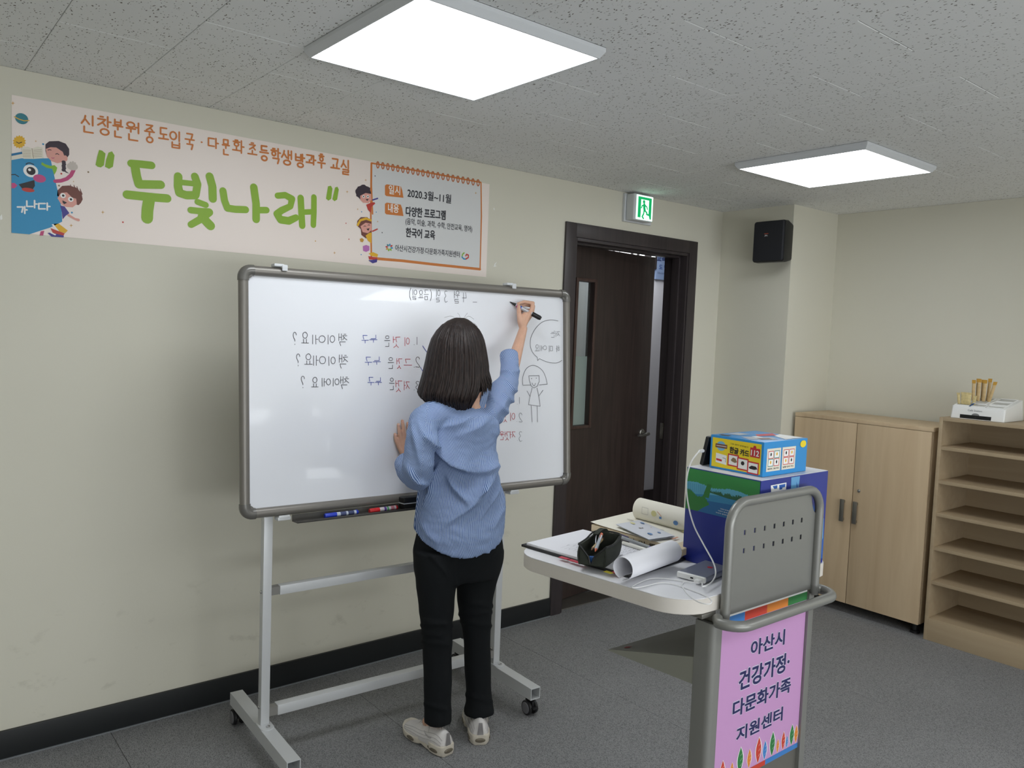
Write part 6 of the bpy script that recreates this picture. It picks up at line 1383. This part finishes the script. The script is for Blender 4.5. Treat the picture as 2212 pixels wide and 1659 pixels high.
for a_, b_, c_ in (((990, 692), (975, 683), (960, 686)), ((995, 691), (992, 680), (988, 676)), ((1000, 692), (1012, 683), (1024, 690)), ((1010, 696), (1024, 698), (1032, 706)), ((1050, 815), (1056, 830), (1060, 838)), ((1000, 691), (1006, 681), (1010, 676))):
    lk.tube(catmull([A3(*a_, YH), A3(*b_, YH-.01), A3(*c_, YH-.015)], 4), .0004, 4)
hl_ = obj('hair_strands', lk, M_HAIR, hair, smooth=80, kind='stuff')

# ---- trainers
M_SH = mat('trainer_white', (214, 210, 208), .55, vary=(40, .05), bump=(220, .15, .0008)); M_SOLE = mat('trainer_sole', (206, 198, 184), .5, vary=(30, .08)); M_AIR = mat('air_window', (110, 102, 88), .2); M_GROOVE = mat('trainer_seam', (176, 172, 172), .6)
def shoe(hx, hy, ang):
    t = obj_root = bpy.data.objects.new('trainer', None)
    d = V((math.sin(ang), math.cos(ang), 0)); s_ = V((math.cos(ang), -math.sin(ang), 0)); o = V((hx, hy, 0)); Ls_ = .248
    K = [(0, .020, .052), (.03, .029, .072), (.10, .035, .084), (.20, .037, .086), (.32, .038, .086), (.42, .040, .083), (.52, .043, .073), (.64, .046, .062), (.76, .046, .053), (.87, .041, .046), (.95, .030, .038), (.99, .016, .030)]
    KK = catmull([V(k_) for k_ in K], 3); K = [(k_.x, k_.y, k_.z) for k_ in KK]
    def P(u, a, z): return o+d*(u*Ls_)+s_*a+V((0, 0, z))
    R_ = []
    for u, w_, h_ in K:
        R_.append([P(u+(.02*(1-math.sin(b_)) if u < .1 else 0), w_*1.02*math.cos(b_)*(1-.28*max(0, math.sin(b_))**2), .024+(h_-.024)*max(0, math.sin(b_))**.8) if math.sin(b_) >= 0 else P(u, w_*math.cos(b_), .024+.012*math.sin(b_)) for b_ in [2*PI*k/24 for k in range(24)]])
    up = obj('upper', MB().loft(R_), M_SH, None, smooth=70, loc=o)
    S_ = []
    for u, w_, h_ in K:
        lift = .016*max(0, (u-.78)/.22)**2; bulge = 1.10 if u < .25 else 1.06 if u > .5 else .98; th_ = .036 if u < .3 else .036-.010*min(1, (u-.3)/.3); arch = .007*math.exp(-((u-.45)/.07)**2)
        uu = u-.012 if u < .02 else u
        pts = []
        for a_, z_ in ((-1, th_), (-1.02, .020), (-.96, .004+arch), (-.8, arch), (.8, arch), (.96, .004+arch), (1.02, .020), (1, th_), (.7, th_+.002), (-.7, th_+.002)): pts.append(P(uu, w_*bulge*a_, z_+lift))
        S_.append(pts)
    so_ = obj('sole', MB().loft(S_), M_SOLE, None, smooth=40, loc=o, bevel=.002, ang=60)
    air = MB()
    for sg in (-1, 1):
        for u, l_ in ((.17, .030), (.66, .022)):
            c = P(u, sg*(.0385 if u < .3 else .0485), .018 if u < .3 else .015); air.ball(c, (l_, .0035, .0085), 14, 8, Matrix((d, s_, V((0, 0, 1)))).transposed())
    air.ball(P(-.020, 0, .019), (.0035, .020, .0085), 14, 8, Matrix((d, s_, V((0, 0, 1)))).transposed())
    ai = obj('air_window', air, M_AIR, None, smooth=60, loc=o)
    gr = MB()
    def surf(u, f):     # point on the side of the upper, f 0 low .. 1 high
        for (u0, w0, h0), (u1, w1, h1) in zip(K, K[1:]):
            if u0 <= u <= u1: q = (u-u0)/(u1-u0); w_ = w0+(w1-w0)*q; h_ = h0+(h1-h0)*q; break
        b_ = math.asin(min(.99, f**1.25)); return w_*1.02*math.cos(b_)*(1-.28*math.sin(b_)**2)+.0006, .024+(h_-.024)*math.sin(b_)**.8
    for sg in (-1, 1):
        for f in (.30, .48, .66):
            pts = []
            for k in range(15):
                u = .03+.88*k/14; a_, z_ = surf(u, f+.07*math.sin(u*11)); pts.append(P(u, sg*a_, z_))
            gr.tube(pts, .0008, 5)
    gs = obj('side_seam', gr, M_GROOVE, None, smooth=60, loc=o, kind='stuff')
    sw = MB(); pts = []
    for k in range(9):
        t = k/8; u = .22+.20*t; a_, z_ = surf(u, .50+.16*t-.30*t*(1-t)*1.6 if t < .9 else .66); pts.append(P(u, -a_-.0004, z_))
    sw.tube(pts, [.0006, .0022, .0026, .0024, .0020, .0016, .0012, .0009, .0004], 6); swo = obj('side_mark', sw, M_GROOVE, None, smooth=60, loc=o)
    la = MB()
    for k in range(5):
        u = .42+.06*k; a_, z_ = surf(u, .93); la.tube([P(u, -.018, z_-.002), P(u+.012, 0, z_+.007), P(u, .018, z_-.002)], .0022, 6)
    la.tube([P(.44, 0, .088), P(.47, .03, .082), P(.52, .038, .060)], .0016, 5); lc = obj('laces', la, M_SH, None, loc=o, kind='stuff')
    hb = obj('heel_tab', MB().loft([[P(-.012+.02*(z_-.03)/.06, a_, z_) for a_, z_ in ((-w_, z0), (w_, z0), (w_, z0+.001), (-w_, z0+.001))] for z0, w_, z_ in ((.036, .012, .036), (.060, .009, .06), (.082, .007, .082))]), M_GROOVE, None, loc=o)
    return o, up, [so_, ai, gs, lc, hb, swo]
for hx, hy, an in ((1.620, 2.276, -4), (1.760, 2.268, 30)):
    o, up, rest = shoe(hx, hy, math.radians(an))
    up.name = 'trainer'; up.parent = per; up.location = o-OFFP
    for r_ in rest: r_.parent = up; r_.location = (0, 0, 0)
for ob_ in list(bpy.data.objects):
    if ob_.name.startswith('trainer') and ob_.type == 'EMPTY': bpy.data.objects.remove(ob_)
# ---- marker in the hand
mk_tip, mk_end = BP(1101, 652, .001), BP(1139, 691, .094); md = (mk_end-mk_tip).normalized(); mL = (mk_end-mk_tip).length
mt = thing('board_marker', 'black and silver whiteboard marker held in the right hand of the writing person', 'marker', mk_tip)
obj('nib', MB().tube([mk_tip, mk_tip+md*.004, mk_tip+md*.010, mk_tip+md*.024, mk_tip+md*.030], [.0012, .0022, .0032, .0062, .0066], 16), M_BLACKP, mt)
obj('barrel', MB().tube([mk_tip+md*.030, mk_tip+md*(mL-.040)], .0080, 18), mat('marker_silver', (188, 190, 196), .35, .3), mt)
for k, (c, n) in enumerate((((190, 50, 130), 'magenta'), ((60, 150, 70), 'green'), ((40, 80, 180), 'blue'))): obj('barrel_print', MB().tube([mk_tip+md*(.034+.008*k), mk_tip+md*(.041+.008*k)], .0082, 18, cap=False), mat('band_'+n, c, .4), mt)
obj('cap', MB().tube([mk_tip+md*(mL-.042), mk_tip+md*(mL-.040), mk_tip+md*(mL-.008), mk_tip+md*mL], [.0085, .0098, .0100, .0070], 18), M_BLACKP, mt)
